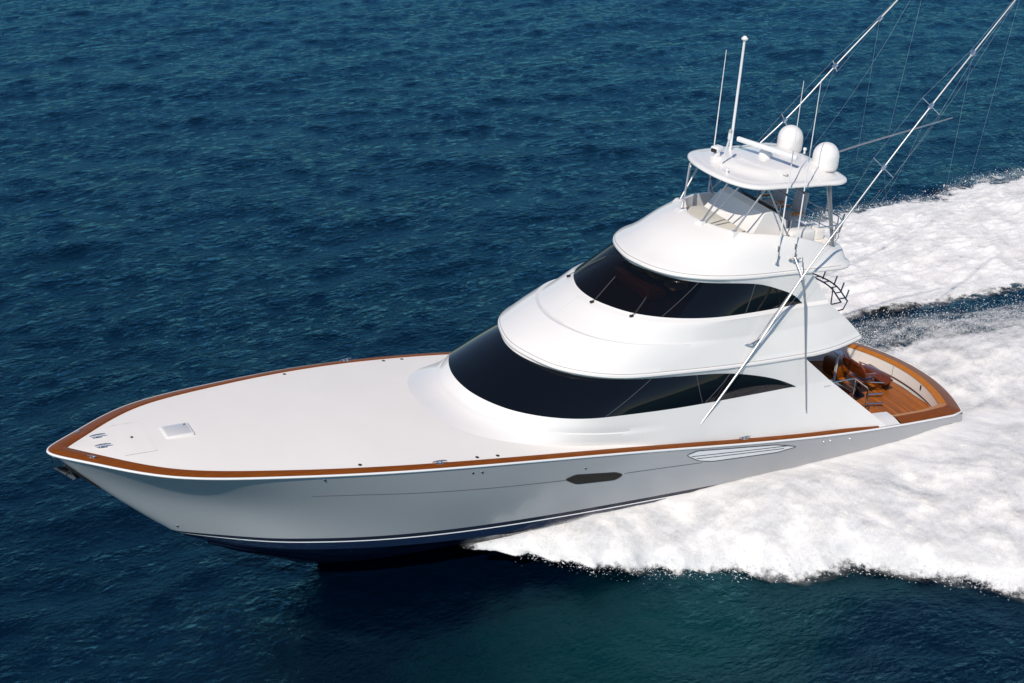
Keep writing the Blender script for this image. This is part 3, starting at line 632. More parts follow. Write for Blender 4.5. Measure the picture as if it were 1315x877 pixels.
def hull_line(pts, r, m, sy=-1, closed=False, mb=None, out=.004):
    mb = mb or MB(); P = rounded(pts, .10) if closed else [np.array(q, float) for q in pts]
    if closed: P = P+[P[0]]
    Q = []
    for a, b in zip(P[:-1], P[1:]):
        n = max(1, int(np.linalg.norm(b-a)/.15))
        for q in range(n): Q.append(a+(b-a)*q/n)
    Q.append(P[-1]); mb.tube([tuple(hull_pt(q[0], q[1], out)*np.array([1, sy, 1])) for q in Q], r, M[m], 6); return mb
HW = [(13.02, .90), (13.33, 1.0), (14.66, .80), (14.92, .66), (14.70, .52), (13.42, .64)]
VT = [(16.95, .90), (17.30, .99), (20.2, .585), (21.05, .33), (20.35, .27), (17.95, .47), (17.45, .60)]
for sy in (-1, 1):
    o = hull_patch(HW, 'mesh', .008, sy).build('hull_window', hull); hull_line(HW, .012, 'black', sy, True).build('window_gasket', o)
    mb = MB(); o = hull_patch(VT, 'white', .006, sy).build('engine_air_vent', hull)
    hull_line(VT, .013, 'boot', sy, True).build('vent_rim', o)
    for k, (a, b) in enumerate((((17.15, .82), (20.7, .44)), ((17.35, .70), (20.55, .37)))):
        hull_line([a, b], .011, 'boot', sy, out=.006).build('vent_slot', o)
    hull_line([(6.0, 1.42), (7.2, 1.37), (9.1, 1.20), (11, 1.03), (13.1, .86)], .007, 'line', sy).build('hull_crease', hull)
    hull_line([(14.95, .70), (16.4, .60), (17.6, .50)], .007, 'line', sy).build('hull_crease', hull)
    for x, z in ((6.2, 2.06), (10.15, 1.72), (10.42, 1.69), (13.6, 1.18), (22.1, .27), (22.35, .25), (23.15, .16), (3.1, -.02)):
        q = hull_pt(x, z, 0)*np.array([1, sy, 1]); mb = MB(); mb.lathe(q, [(0, .022), (.028, .02), (.038, 0)], M['steel'], 12, axis=(0, sy, -.1)); mb.build('through_hull_fitting', hull)
# ------------------------------------------------------------------ cockpit
path = outline(); path = resample(path, .10)
cum = path[:, 0].copy()
def board(x0p, x0s, wout, win, zs_, m, name, par=None):
    """strip round the cockpit edge from station x0p (port) to x0s (starboard), between inward offsets wout..win"""
    port = path[:, 1] < 0
    mk = np.where(port, path[:, 0] >= x0p, path[:, 0] >= x0s); A = path[mk]; A = A.copy()
    T = np.gradient(A, axis=0); T[:, 2] = 0; T /= np.linalg.norm(T, axis=1)[:, None]+1e-9
    for _ in range(3): T[1:-1] = (T[:-2]+T[1:-1]*2+T[2:])/4
    T /= np.linalg.norm(T, axis=1)[:, None]+1e-9
    Nn = np.stack([-T[:, 1], T[:, 0], 0*T[:, 0]], 1); rows = []
    tr_k = np.clip((A[:, 0]-26.6)/1.4, 0, 1)              # boards grow wider towards the transom
    for q, z in zs_:
        d = (wout+(win-wout)*q)*(1+.35*tr_k); R_ = A+Nn*d[:, None]; R_[:, 1] = np.clip(R_[:, 1], -3.3, 3.3); R_[:, 2] = A[:, 2]+z; rows.append(R_)
    mb = MB(); mb.grid(rows, M[m]); return mb.build(name, par or yacht), rows
cv, r_out = board(25.2, 22.4, .02, .34, ((0, .02), (.15, .05), (1, .115)), 'teak', 'covering_board')
cv2, r_in = board(25.2, 22.4, .34, .52, ((0, .116), (.2, .112), (1, .080)), 'teak2', 'covering_board_inner', cv)  # inner half of the same board, sunlight put into its lighter teak
cw, r_w = board(23.2, 22.4, .48, .50, ((0.9, .08), (0.9, .0), (1.2, -.50)), 'gel', 'cockpit_liner')
# white side deck between the house and the covering board (port and starboard of the step)
for sy in (-1, 1):
    mb = MB(); rows = []
    for x in np.linspace(24.25 if sy < 0 else 22.2, 25.2 if sy < 0 else 22.5, 24):
        b = float(beam(x))-.02; yi = min(b-.02, max(2.45, b-.75)); rows.append([(x, sy*(b+(yi-b)*q), float(shz(x))+.03+.09*min(1, q*2)) for q in np.linspace(0, 1, 6)])
    mb.grid(rows, M['gel']); mb.build('side_deck', yacht)
mb = MB(); 
rows = []
for x in np.linspace(22.3, 27.95, 30):
    hw = min(2.48, 2.62); hw = 2.62 if x < 27.0 else 2.62-.25*((x-27.0)/.95)**2; rows.append([(x, y, -.40+.02*(1-(y/2.6)**2)) for y in np.linspace(-hw, hw, 20)])
mb.grid(rows, M['sole']); 
mb.build('cockpit_sole', yacht)
mb = MB(); mb.box((22.75, 0, -.02), (3.0, 4.9, .66), M['sole'], bev=.02); mb.build('mezzanine', yacht)
mb = MB(); mb.box((21.15, 0, 1.32), (.06, 5.4, 3.2), M['gel']); bh = mb.build('cabin_bulkhead', yacht)
mb = MB(); mb.box((21.20, .2, 1.45), (.05, 3.4, 1.5), M['glass'], bev=.01); mb.build('bulkhead_window', bh)
mb = MB(); mb.box((21.21, -1.9, 1.3), (.05, .75, 1.8), M['glass'], bev=.01); mb.build('cabin_door', bh)
mb = MB(); mb.box((23.75, 1.35, .55), (.95, 1.9, .55), M['mahog'], bev=.04); o = mb.build('mezzanine_bench', yacht)
mb = MB(); mb.box((23.7, 1.35, .86), (.85, 1.8, .10), M['cream'], bev=.04); mb.build('bench_cushion', o)
mb = MB(); mb.box((26.45, 1.55, -.12), (.55, .85, .56), M['teak'], bev=.12); mb.build('bait_cabinet', yacht)
mb = MB(); mb.box((24.5, -1.45, -.24), (.45, .9, .34), M['mahog'], bev=.02); mb.build('cockpit_step', yacht)
mb = MB(); mb.box((24.95, -.35, -.08), (.45, 1.1, .64), M['mahog'], bev=.03); mb.build('tackle_cabinet', yacht)
mb = MB(); mb.box((27.35, .55, -.19), (.42, 1.1, .40), M['mahog'], bev=.05); mb.build('transom_step', yacht)
# transom livewell door outline and latch
tx = lambda y: 28+CAMB*(1-(y/b28)**2)-.70
mb = MB(); mb.tube([(tx(y)-.02, y, -.33) for y in np.linspace(-2.1, 1.9, 20)], .018, M['mahog'], 6); mb.build('toe_strip', cw)
mb = MB(); mb.tube([(tx(.55)-.03, .55, z) for z in (.06, -.36)], .008, M['seam'], 5); mb.build('door_seam', cw)
mb = MB(); mb.box((tx(-.9)-.03, -.9, -.05), (.02, .05, .16), M['black'], bev=.005); mb.build('door_latch', cw)
# stainless handrail on the port side
mb = MB(); mb.tube([tuple(q) for q in [(23.50, -1.66, 1.26), (24.28, -1.70, 1.28), (24.38, -1.70, 1.25), (24.92, -1.70, .86), (24.99, -1.70, .76), (25.04, -1.70, -.36)]], .026, M['steel'], 10)
mb.tube([(24.37, -1.71, 1.24), (24.39, -1.71, .30)], .022, M['steel'], 8); mb.build('handrail', yacht)
for x, y, z in ((26.5, -.45, -.36), (26.05, -1.0, -.36)):
    mb = MB(); mb.tube([(x-.25, y+.1, z+.10), (x+.25, y-.1, z+.14)], .03, M['steel'], 8); mb.tube([(x, y, z), (x, y, z+.11)], .03, M['steel'], 8); mb.build('dock_cleat', yacht)
mb = MB(); mb.tube([(26.05, 1.08, -.39), (26.05, 1.08, .55)], .045, M['white'], 10); mb.lathe((26.05, 1.08, .55), [(.045, 0), (.13, .05), (.14, .12), (0, .13)], M['white'], 14); mb.build('stair_post', yacht)
# rails of the ladder up to the bridge deck and curved rod rack on the aft bridge deck
lad = MB()
for s in (-.24, .24): lad.tube([(24.6, 1.9+s, .35), (23.4, 2.0+s, 1.8), (22.9, 2.0+s, 3.0)], .022, M['black'], 8)
for q in np.linspace(.1, .95, 8):
    a_ = (24.6-1.2*min(1, q*1.6)*.9-.4*max(0, q-.6), 0, .35+2.5*q); lad.tube([(24.6-1.55*q, 1.66, .35+2.55*q), (24.6-1.55*q, 2.24, .35+2.55*q)], .02, M['black'], 6)
lad.build('ladder', yacht)
rk = MB(); C1 = [(23.35, .2, 4.30), (23.52, -.5, 4.30), (23.48, -1.17, 4.30), (23.25, -1.75, 4.30), (23.10, -2.14, 4.28)]
c_ = spline(C1, 24); rk.tube([tuple(q) for q in c_], .024, M['boot'], 8); c2_ = c_+np.array([-.24, 0, .0]); rk.tube([tuple(q) for q in c2_], .024, M['boot'], 8)
for k in range(1, 24, 4): rk.tube([tuple(c_[k]), tuple(c2_[k])], .018, M['boot'], 6)
rk.tube([(22.86, -2.14, 4.28), (22.30, -2.20, 4.28)], .02, M['boot'], 6); rk.tube([(22.95, -2.18, 4.05), (22.3, -2.24, 4.03)], .02, M['boot'], 6)
rk.tube([(22.95, -2.18, 4.05), (23.10, -2.14, 4.28)], .02, M['boot'], 6); rk.tube([(23.3, -1.2, 4.3), (23.25, -1.3, 3.45)], .02, M['boot'], 6)
o = rk.build('bridge_rail', yacht)
for k in (6, 11, 16, 21):
    mb = MB(); p_ = c_[k]; mb.tube([(p_[0]+.02, p_[1], p_[2]-.05), (p_[0]+.10, p_[1], p_[2]+.25)], .026, M['steel'], 8); mb.build('rail_rod_holder', o)
# bridge deck floor aft
mb = MB(); mb.box((22.4, 0, 3.30), (2.0, 4.6, .06), M['deck'], bev=.01); mb.build('bridge_aft_floor', yacht)
mb = MB(); mb.box((21.35, 0, 4.4), (.06, 4.3, 2.1), M['gel']); o = mb.build('bridge_bulkhead', yacht)
mb = MB(); mb.box((21.39, 0, 4.5), (.04, 3.4, 1.3), M['glass'], bev=.01); mb.build('bulkhead_window', o)
# fighting chair
fx, fy, fz = 26.15, -.05, -.40
mb = MB(); mb.lathe((fx, fy, fz), [(0, 0), (.22, 0), (.22, .03), (.10, .06), (.075, .5), (.14, .56), (0, .58)], M['black'], 20); fc = mb.build('fighting_chair', yacht)
mb = MB(); mb.box((fx+.02, fy, fz+.64), (.62, .66, .10), M['mahog'], bev=.04); mb.build('chair_seat', fc)
def oval_plate(name, c, wy, hz, th, m, ry, par):
    mb = MB(); R = Matrix.Rotation(ry, 3, 'Y'); rows = []
    for (x, s) in ((-th/2, .0), (-th/2, .93), (-th/4, 1), (th/4, 1), (th/2, .93), (th/2, 0)):
        row = []
        for k in range(36):
            a = 2*PI*k/36; e_ = 2/2.8; cy_ = abs(math.cos(a))**e_*(1 if math.cos(a) > 0 else -1); cz_ = abs(math.sin(a))**e_*(1 if math.sin(a) > 0 else -1)
            row.append(tuple(Vector(c)+R @ Vector((x, cy_*wy*s, cz_*hz*s))))
        rows.append(row)
    mb.grid(rows, M[m], close=True); return mb.build(name, par)
bk = oval_plate('chair_back', (fx-.36, fy, fz+1.08), .58, .27, .09, 'mahog', -.35, fc)
for k in range(5):
    y = fy-.42+.21*k; mb = MB(); mb.tube([(fx-.44, y, fz+1.24), (fx-.48, y, fz+1.37)], .022, M['steel'], 8); mb.build('rod_socket', bk)
for s in (-1, 1):
    mb = MB(); mb.box((fx, fy+s*.40, fz+.92), (.56, .12, .05), M['mahog'], bev=.02); a_ = mb.build('chair_arm', fc)
    mb = MB(); mb.tube([(fx+.1, fy+s*.40, fz+.66), (fx+.12, fy+s*.40, fz+.92)], .022, M['steel'], 8); mb.build('arm_post', a_)
mb = MB(); mb.box((fx+.95, fy, fz+.46), (.34, .72, .05), M['mahog'], ry=-.35, bev=.02); o = mb.build('foot_rest', fc)
for s in (-1, 1):
    mb = MB(); mb.tube([(fx+.1, fy+s*.22, fz+.56), (fx+.85, fy+s*.26, fz+.42)], .022, M['steel'], 8); mb.build('foot_rest_arm', o)
# ------------------------------------------------------------------ bridge interior seen through the windscreen
mb = MB(); rows = []
for r_ in (Wb[:NA],):
    q0 = r_.copy(); q0[:, 2] = 4.45; q0 = shove(q0, -.08, -.08, 0); q0[:, 1] = np.maximum(q0[:, 1], 0); q1 = q0.copy(); q1[:, 1] = 0
    add_both(mb, [q0, q1], M['umber'])
mb.build('bridge_interior_floor', yacht)
mb = MB(); mb.box((17.25, .3, 4.70), (.7, 1.9, .40), M['mahog'], bev=.08); mb.build('bridge_console', yacht)
for y in (-.85, .15):
    mb = MB(); mb.box((17.7, y, 5.0), (.5, .5, .14), M['tan'], bev=.05); o = mb.build('bridge_seat', yacht)
    mb = MB(); mb.box((17.95, y, 5.2), (.12, .5, .5), M['tan'], bev=.05); mb.build('seat_back', o)
# maker's small badge line on the house side, aft of the window
mb = MB()
for k in range(3): mb.tube([(22.05+k*.09, -2.93, 1.98), (22.10+k*.09, -2.93, 1.985)], .010, M['grey'], 4)
mb.build('side_emblem', yacht)
# ------------------------------------------------------------------ water, sky-lit sea
def fft_ocean(n, size, wind, seed, lmin=.6, lmax=30, amp=1.0):
    r = np.random.default_rng(seed); k = np.fft.fftfreq(n, size/n)*2*PI; kx, ky = np.meshgrid(k, k, indexing='ij'); kk = np.hypot(kx, ky); kk[0, 0] = 1
    c = (kx*math.cos(wind)+ky*math.sin(wind))/kk
    S = np.where((kk > 2*PI/lmax) & (kk < 2*PI/lmin), kk**-2.75*(.25+c**2)*np.exp(-(2*PI/16/kk)**2), 0); S[0, 0] = 0
    h = np.fft.ifft2(np.sqrt(S)*np.exp(2j*PI*r.random((n, n)))).real
    return h/h.std()*amp
NS, SZ = 560, 140.0
H = fft_ocean(NS, SZ, math.radians(75), 3, amp=.038)
gx = -25+np.arange(NS)*SZ/NS; gy = -30+np.arange(NS)*SZ/NS
ww = np.minimum(np.minimum(np.arange(NS), NS-1-np.arange(NS))/90, 1)[:, None]*np.minimum(np.minimum(np.arange(NS), NS-1-np.arange(NS))/90, 1)[None]
H = H*ww
X_, Y_ = np.meshgrid(gx, gy, indexing='ij')
def fast_grid(name, X, Y, Z, mask, m, extra=None, attr=None):
    n0, n1 = X.shape; idx = np.arange(n0*n1).reshape(n0, n1)
    q = np.stack([idx[:-1, :-1], idx[1:, :-1], idx[1:, 1:], idx[:-1, 1:]], -1).reshape(-1, 4)
    if mask is not None:
        mk = (mask[:-1, :-1] | mask[1:, :-1] | mask[1:, 1:] | mask[:-1, 1:]).reshape(-1); q = q[mk]
    V = np.stack([X, Y, Z], -1).reshape(-1, 3)
    if extra is not None:
        V = np.vstack([V, extra[0]]); ex = extra[1]
    used = np.unique(q) if extra is None else np.arange(len(V)); mp_ = np.zeros(len(V), int); mp_[used] = np.arange(len(used))
    V = V[used]; q = mp_[q]
    loops = q.reshape(-1); nq = len(q)
    if extra is not None: loops = np.concatenate([loops, np.array(ex).reshape(-1)]); nq += len(ex)
    me = bpy.data.meshes.new(name); me.vertices.add(len(V)); me.vertices.foreach_set('co', V.astype(np.float32).ravel())
    me.loops.add(len(loops)); me.loops.foreach_set('vertex_index', loops.astype(np.int32)); me.polygons.add(nq)
    me.polygons.foreach_set('loop_start', np.arange(0, nq*4, 4, dtype=np.int32)); me.polygons.foreach_set('loop_total', np.full(nq, 4, np.int32)) if False else None
    me.polygons.foreach_set('use_smooth', np.ones(nq, bool)); me.update(calc_edges=True); me.validate()
    if attr is not None:
        for k_, a_ in attr.items():
            A = me.attributes.new(k_, 'FLOAT', 'POINT'); A.data.foreach_set('value', a_.reshape(-1)[used].astype(np.float32))
    me.materials.append(m); o = bpy.data.objects.new(name, me); COL.objects.link(o); return o
wm = bpy.data.materials.new('sea_water'); wm.use_nodes = True; M['sea'] = wm; N = wm.node_tree.nodes; L = wm.node_tree.links; N.remove(N['Principled BSDF'])
dif = N.new('ShaderNodeBsdfDiffuse'); glo = N.new('ShaderNodeBsdfGlossy'); glo.inputs['Color'].default_value = (.30, .80, 1.0, 1); glo.inputs['Roughness'].default_value = .08
fre = N.new('ShaderNodeFresnel'); fre.inputs['IOR'].default_value = 1.56
mxs = N.new('ShaderNodeMixShader'); fmin = N.new('ShaderNodeMath'); fmin.operation = 'MINIMUM'; fmin.inputs[1].default_value = .38; L.new(fre.outputs[0], fmin.inputs[0]); L.new(fmin.outputs[0], mxs.inputs[0]); L.new(dif.outputs[0], mxs.inputs[1]); L.new(glo.outputs[0], mxs.inputs[2]); L.new(mxs.outputs[0], N['Material Output'].inputs[0])
tc = N.new('ShaderNodeTexCoord'); 
def nz(scale, detail, rough, st=(1, 1, 1), rot=0):
    mp = N.new('ShaderNodeMapping'); mp.inputs['Scale'].default_value = st; mp.inputs['Rotation'].default_value = (0, 0, rot); L.new(tc.outputs['Object'], mp.inputs[0])
    n = N.new('ShaderNodeTexNoise'); n.inputs['Scale'].default_value = scale; n.inputs['Detail'].default_value = detail; n.inputs['Roughness'].default_value = rough
    L.new(mp.outputs[0], n.inputs['Vector']); return n
n1 = nz(1.5, 6, .62, (1, 1.35, 1), math.radians(-14)); n2 = nz(4.5, 5, .6, (1, 1.6, 1), math.radians(16)); n3 = nz(.05, 3, .5)
b1 = N.new('ShaderNodeBump'); b1.inputs['Strength'].default_value = 1; b1.inputs['Distance'].default_value = .115; L.new(n1.outputs[0], b1.inputs['Height'])
ng = nz(.11, 4, .55, (1, 3.2, 1), math.radians(-12)); rg = N.new('ShaderNodeMapRange'); rg.inputs['From Min'].default_value = .35; rg.inputs['From Max'].default_value = .65; rg.inputs['To Min'].default_value = .45; rg.inputs['To Max'].default_value = 1.25
L.new(ng.outputs[0], rg.inputs[0]); L.new(rg.outputs[0], b1.inputs['Strength'])
b2 = N.new('ShaderNodeBump'); b2.inputs['Strength'].default_value = 1; b2.inputs['Distance'].default_value = .035; L.new(n2.outputs[0], b2.inputs['Height']); L.new(b1.outputs[0], b2.inputs['Normal'])
[L.new(b2.outputs[0], q.inputs['Normal']) for q in (glo, fre, dif)]
r = N.new('ShaderNodeValToRGB'); e = r.color_ramp.elements; e[0].position = .35; e[0].color = (.0001, .0022, .008, 1); e[1].position = .7; e[1].color = (.0001, .0040, .013, 1)
L.new(n3.outputs[0], r.inputs[0])
# teal ellipse in the water colour: painted reflection of silver hull and sky
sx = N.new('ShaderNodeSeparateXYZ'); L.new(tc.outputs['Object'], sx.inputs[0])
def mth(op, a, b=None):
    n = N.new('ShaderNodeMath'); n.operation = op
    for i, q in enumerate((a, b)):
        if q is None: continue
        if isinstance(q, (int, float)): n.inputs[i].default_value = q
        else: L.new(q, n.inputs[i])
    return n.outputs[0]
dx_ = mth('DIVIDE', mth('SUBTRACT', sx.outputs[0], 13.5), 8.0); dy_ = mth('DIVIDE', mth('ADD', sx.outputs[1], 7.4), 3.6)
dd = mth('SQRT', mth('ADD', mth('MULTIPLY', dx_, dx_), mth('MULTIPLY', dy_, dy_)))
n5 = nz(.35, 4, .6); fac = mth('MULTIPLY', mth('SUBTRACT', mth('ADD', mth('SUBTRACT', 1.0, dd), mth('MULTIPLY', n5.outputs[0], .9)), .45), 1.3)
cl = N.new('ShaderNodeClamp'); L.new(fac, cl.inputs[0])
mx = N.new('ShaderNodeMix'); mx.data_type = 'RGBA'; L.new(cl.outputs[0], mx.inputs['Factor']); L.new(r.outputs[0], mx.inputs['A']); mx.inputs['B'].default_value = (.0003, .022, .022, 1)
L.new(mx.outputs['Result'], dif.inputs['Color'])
bw_ = [(gx[0], gy[0]), (gx[-1], gy[0]), (gx[-1], gy[-1]), (gx[0], gy[-1])]; FAR = 4500
ev = np.array([(a, b, 0) for a, b in bw_]+[(-FAR, -FAR, 0), (FAR, -FAR, 0), (FAR, FAR, 0), (-FAR, FAR, 0)], float); n0 = NS*NS
ef = [(n0+i, n0+4+i, n0+4+(i+1) % 4, n0+(i+1) % 4) for i in range(4)]
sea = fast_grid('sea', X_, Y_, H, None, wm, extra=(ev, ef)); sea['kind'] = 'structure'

# ------------------------------------------------------------------ spray and wake
def hsh(ix, iy, s): 
    h_ = (ix.astype(np.int64)*374761393+iy.astype(np.int64)*668265263+s*2147483) & 0x7fffffff; h_ = ((h_ ^ (h_ >> 13))*1274126177) & 0x7fffffff; return ((h_ ^ (h_ >> 16)) & 0xffff)/65535.
def vn(x, y, s=0):
    ix, iy = np.floor(x), np.floor(y); fx_, fy_ = x-ix, y-iy; fx_ = fx_*fx_*(3-2*fx_); fy_ = fy_*fy_*(3-2*fy_)
    return (hsh(ix, iy, s)*(1-fx_)+hsh(ix+1, iy, s)*fx_)*(1-fy_)+(hsh(ix, iy+1, s)*(1-fx_)+hsh(ix+1, iy+1, s)*fx_)*fy_
def fbm(x, y, o=5, s=0, g=.5):
    a, t_, n = 1., 0, 0
    for k in range(o): t_ = t_+a*vn(x*2**k+k*17.3, y*2**k+k*9.1, s+k); n += a; a *= g
    return t_/n
fm = mat('foam', (.79, .79, .79), .9, spec=.15); M['foam'] = fm; N, L, p = nodes(fm)
at_ = N.new('ShaderNodeAttribute'); at_.attribute_name = 'dens'
tc = N.new('ShaderNodeTexCoord'); mp = N.new('ShaderNodeMapping'); mp.inputs['Scale'].default_value = (1.0, 1.0, 1); L.new(tc.outputs['Object'], mp.inputs[0])
nf = N.new('ShaderNodeTexNoise'); nf.inputs['Scale'].default_value = 2.6; nf.inputs['Detail'].default_value = 9; nf.inputs['Roughness'].default_value = .72; L.new(mp.outputs[0], nf.inputs['Vector'])
def fmath(op, a, b):
    n = N.new('ShaderNodeMath'); n.operation = op
    for i, q in enumerate((a, b)):
        if isinstance(q, (int, float)): n.inputs[i].default_value = q
        else: L.new(q, n.inputs[i])
    return n.outputs[0]
v_ = fmath('ADD', at_.outputs['Fac'], fmath('MULTIPLY', fmath('SUBTRACT', nf.outputs[0], .5), 1.5))
mr = N.new('ShaderNodeMapRange'); mr.interpolation_type = 'SMOOTHSTEP'; mr.inputs['From Min'].default_value = .34; mr.inputs['From Max'].default_value = .70; L.new(v_, mr.inputs[0])
L.new(mr.outputs[0], p.inputs['Alpha'])
nb_ = N.new('ShaderNodeTexNoise'); nb_.inputs['Scale'].default_value = 5; nb_.inputs['Detail'].default_value = 10; nb_.inputs['Roughness'].default_value = .7; L.new(mp.outputs[0], nb_.inputs['Vector'])
bb_ = N.new('ShaderNodeBump'); bb_.inputs['Strength'].default_value = .28; bb_.inputs['Distance'].default_value = .08; L.new(nb_.outputs[0], bb_.inputs['Height']); L.new(bb_.outputs[0], p.inputs['Normal'])
p.inputs['Subsurface Weight'].default_value = .6; p.inputs['Subsurface Radius'].default_value = (1, 1, 1); p.inputs['Subsurface Scale'].default_value = .35
mm_ = mat('mist', (.78, .78, .78), 1, spec=0); M['mist'] = mm_; N, L, p = nodes(mm_)
at_ = N.new('ShaderNodeAttribute'); at_.attribute_name = 'dens'; tc = N.new('ShaderNodeTexCoord')
nf = N.new('ShaderNodeTexNoise'); nf.inputs['Scale'].default_value = 1.1; nf.inputs['Detail'].default_value = 10; nf.inputs['Roughness'].default_value = .68; L.new(tc.outputs['Object'], nf.inputs['Vector'])
mr = N.new('ShaderNodeMapRange'); mr.interpolation_type = 'SMOOTHSTEP'; mr.inputs['From Min'].default_value = .38; mr.inputs['From Max'].default_value = .70; mr.inputs['To Max'].default_value = .75; L.new(nf.outputs[0], mr.inputs[0])
L.new(fmath('MULTIPLY', mr.outputs[0], at_.outputs['Fac']), p.inputs['Alpha'])
def interp(x, P, c): P = np.array(P, float); return np.interp(x, P[:, 0], P[:, c])
def spray_sheet(name, root, outer, xs_, nt, sy, s, rough_, label, inner_fade=False, streak=(.5, .3), mist=None):
    tt = np.linspace(0, 1, nt); X, T_ = np.meshgrid(xs_, tt, indexing='ij')
    yr, zr = interp(X, root, 1), interp(X, root, 2); yo, zo = interp(X, outer, 1), interp(X, outer, 2)
    Y = yr+(yo-yr)*T_
    XX = X+ (T_*.9)*np.abs(yo-yr)*.12
    k = np.clip((X-xs_[0])/3, 0, 1)
    Z = zr*(1-T_)+zo*T_+k*.35*np.sin(T_*PI)*np.clip(np.abs(yo-yr)/5, .2, 1)
    # streaks thrown out and aft from the hull, and lumpy boils
    u1, v1 = ((X-.45*np.abs(Y))*.9, np.abs(Y)*.45) if not inner_fade else (X*.8, np.abs(Y)*2.6)
    nse = fbm(u1, v1, 6, s, .55)-.5; n2_ = fbm(X*1.1, Y*(1.3 if not inner_fade else 2.2), 6, s+11, .6)-.5
    am = rough_*k*np.clip(T_*3+.35, 0, 1)
    n3_ = fbm(X*.35+5, Y*.30, 3, s+21, .5)-.5; Z = Z+am*(streak[0]*nse+streak[1]*n2_+1.25*n3_*k)
    edge = fbm(X*1.2, Y*.7, 5, s+31, .6)-.5
    Y = Y+np.sign(yo)*k*T_**3*(1.6*edge)
    k2 = np.clip((X-13)/2.5, 0, 1); Z = np.maximum(Z*(1-k2+k2*np.clip((1-T_)*5, 0, 1))+.015*(T_ > .8), .02)
    # fall to the water at the outer edge
    dn = np.clip((1-T_)/.16, 0, 1)*.75+.22+.25*edge
    dn = np.minimum(dn, np.clip((X-xs_[0])/1.2, 0, 1)*.9+.1)
    if inner_fade: dn = np.minimum(dn, np.clip(T_/.10, 0, 1)*.8+.12+.35*edge)
    if mist:
        a_ = np.clip((1-T_)/.30, 0, 1)*np.clip(T_/.08, 0, 1)*np.clip((X-xs_[0])/2.5, 0, 1)
        if not inner_fade: a_ = np.clip((1-T_)/.35, 0, 1)*np.clip((T_-.05)/.2, 0, 1)*np.clip((X-xs_[0])/2.5, 0, 1)
        st_ = 3; q_ = (slice(None, None, st_), slice(None, None, st_))
        for lv in range(mist):
            Ym = Y+(Y-yr)*(.035+.03*lv)
            o = fast_grid(name+'_mist', XX[q_], Ym[q_], (Z+(.10+.16*lv)*(.3+np.sin(np.clip(T_, 0, 1)*PI)))[q_], None, M['mist'], attr={'dens': a_[q_]}); tag(o, ['thin veil', 'outermost faint veil'][lv]+' of mist hanging over the '+('near' if not inner_fade else 'far')+' spray', 'sea mist', kind='stuff')
    o = fast_grid(name, XX, Y*sy if sy else Y, Z, None, M['foam'], attr={'dens': dn}); tag(o, label, 'sea spray', kind='stuff'); return o
root = [(10.2, -2.45, 1.05), (12, -2.72, 1.10), (14, -2.85, 1.12), (17, -2.95, 1.05), (20, -3.0, .85), (24, -3.0, .63), (27.5, -2.98, .58), (28.6, -2.4, .4), (32, -1.5, .4), (60, 2, .3), (90, 4, .2)]
outer = [(10.2, -2.5, 1.0), (11.0, -2.75, .85), (12.0, -3.3, .62), (13.2, -4.3, .35), (15.0, -5.2, .1), (16.3, -5.75, .02), (18.0, -7.0, .0), (19.5, -7.35, 0), (20.5, -8.2, 0), (22.0, -9.8, 0), (23.3, -11.2, 0), (26, -13, 0), (32, -15.5, 0), (60, -19, 0), (90, -21, 0)]
xs_p = np.concatenate([np.arange(10.2, 30, .055), np.arange(30, 90, .35)])
spray_sheet('bow_spray', root, outer, xs_p, 200, 1, 5, .55, 'thick white spray sheet thrown from the near side of the yacht hull', mist=2)
rootS = [(10.2, 2.35, 1.15), (14, 2.85, 1.1), (20, 3.0, .9), (25, 3.1, .5), (27.5, 3.6, .3), (29.9, 5.3, .05), (32, 5.0, .02), (34.5, 4.6, .02), (38, 4.3, .02), (46, 3.8, .02), (60, 3, .02), (90, 2, .02)]
outerS = [(10.2, 2.45, 1.12), (13.4, 4.6, .25), (18, 7.2, 0), (22, 9.8, 0), (26, 12.4, 0), (30, 14.0, 0), (35, 14.4, 0), (38.5, 13.9, 0), (40.6, 13.9, 0), (42.6, 14.6, 0), (47, 14.3, 0), (60, 15.4, 0), (90, 17, 0)]
xs_s = np.concatenate([np.arange(10.2, 24, .15), np.arange(24, 52, .07), np.arange(52, 90, .35)])
spray_sheet('wake_foam', rootS, outerS, xs_s, 200, 1, 77, .42, 'broad band of white foam trailing off the far side of the yacht', inner_fade=True, streak=(.9, .6), mist=1)
# stern wash
xs_w = np.concatenate([np.arange(27.0, 46, .07), np.arange(46, 90, .35)]); ty = np.linspace(0, 1, 150); X, T_ = np.meshgrid(xs_w, ty, indexing='ij')
ya = np.interp(X, [27, 28.6, 32, 90], [-3.0, -3.2, -5, -8]); yb = np.interp(X, [27, 29.0, 29.7, 31.8, 35, 46, 90], [3.0, 3.7, 3.8, 3.3, 2.4, 1.3, -1])
Y = ya+(yb-ya)*T_; edge = fbm(X*1.5, Y*2, 5, 201, .6)-.5
Z = .30+.75*np.exp(-((Y+.6)/1.9)**2)*np.clip((X-28.6)/3.5, 0, 1)+.45*(fbm((X-.2*Y)*.30, Y*.6, 4, 202, .45)-.5)+.05*(fbm(X*1.6, Y*1.9, 4, 203)-.5)
Z = np.maximum(Z, .05)*np.clip((1-T_)*6, .08, 1)
dn = np.clip((1-T_)/.28, 0, 1)*.75+.12+.5*edge
o = fast_grid('stern_wash', X, Y, Z, None, M['foam'], attr={'dens': dn}); tag(o, 'smooth pale foaming wash boiling up directly behind the yacht transom', 'sea spray', kind='stuff')
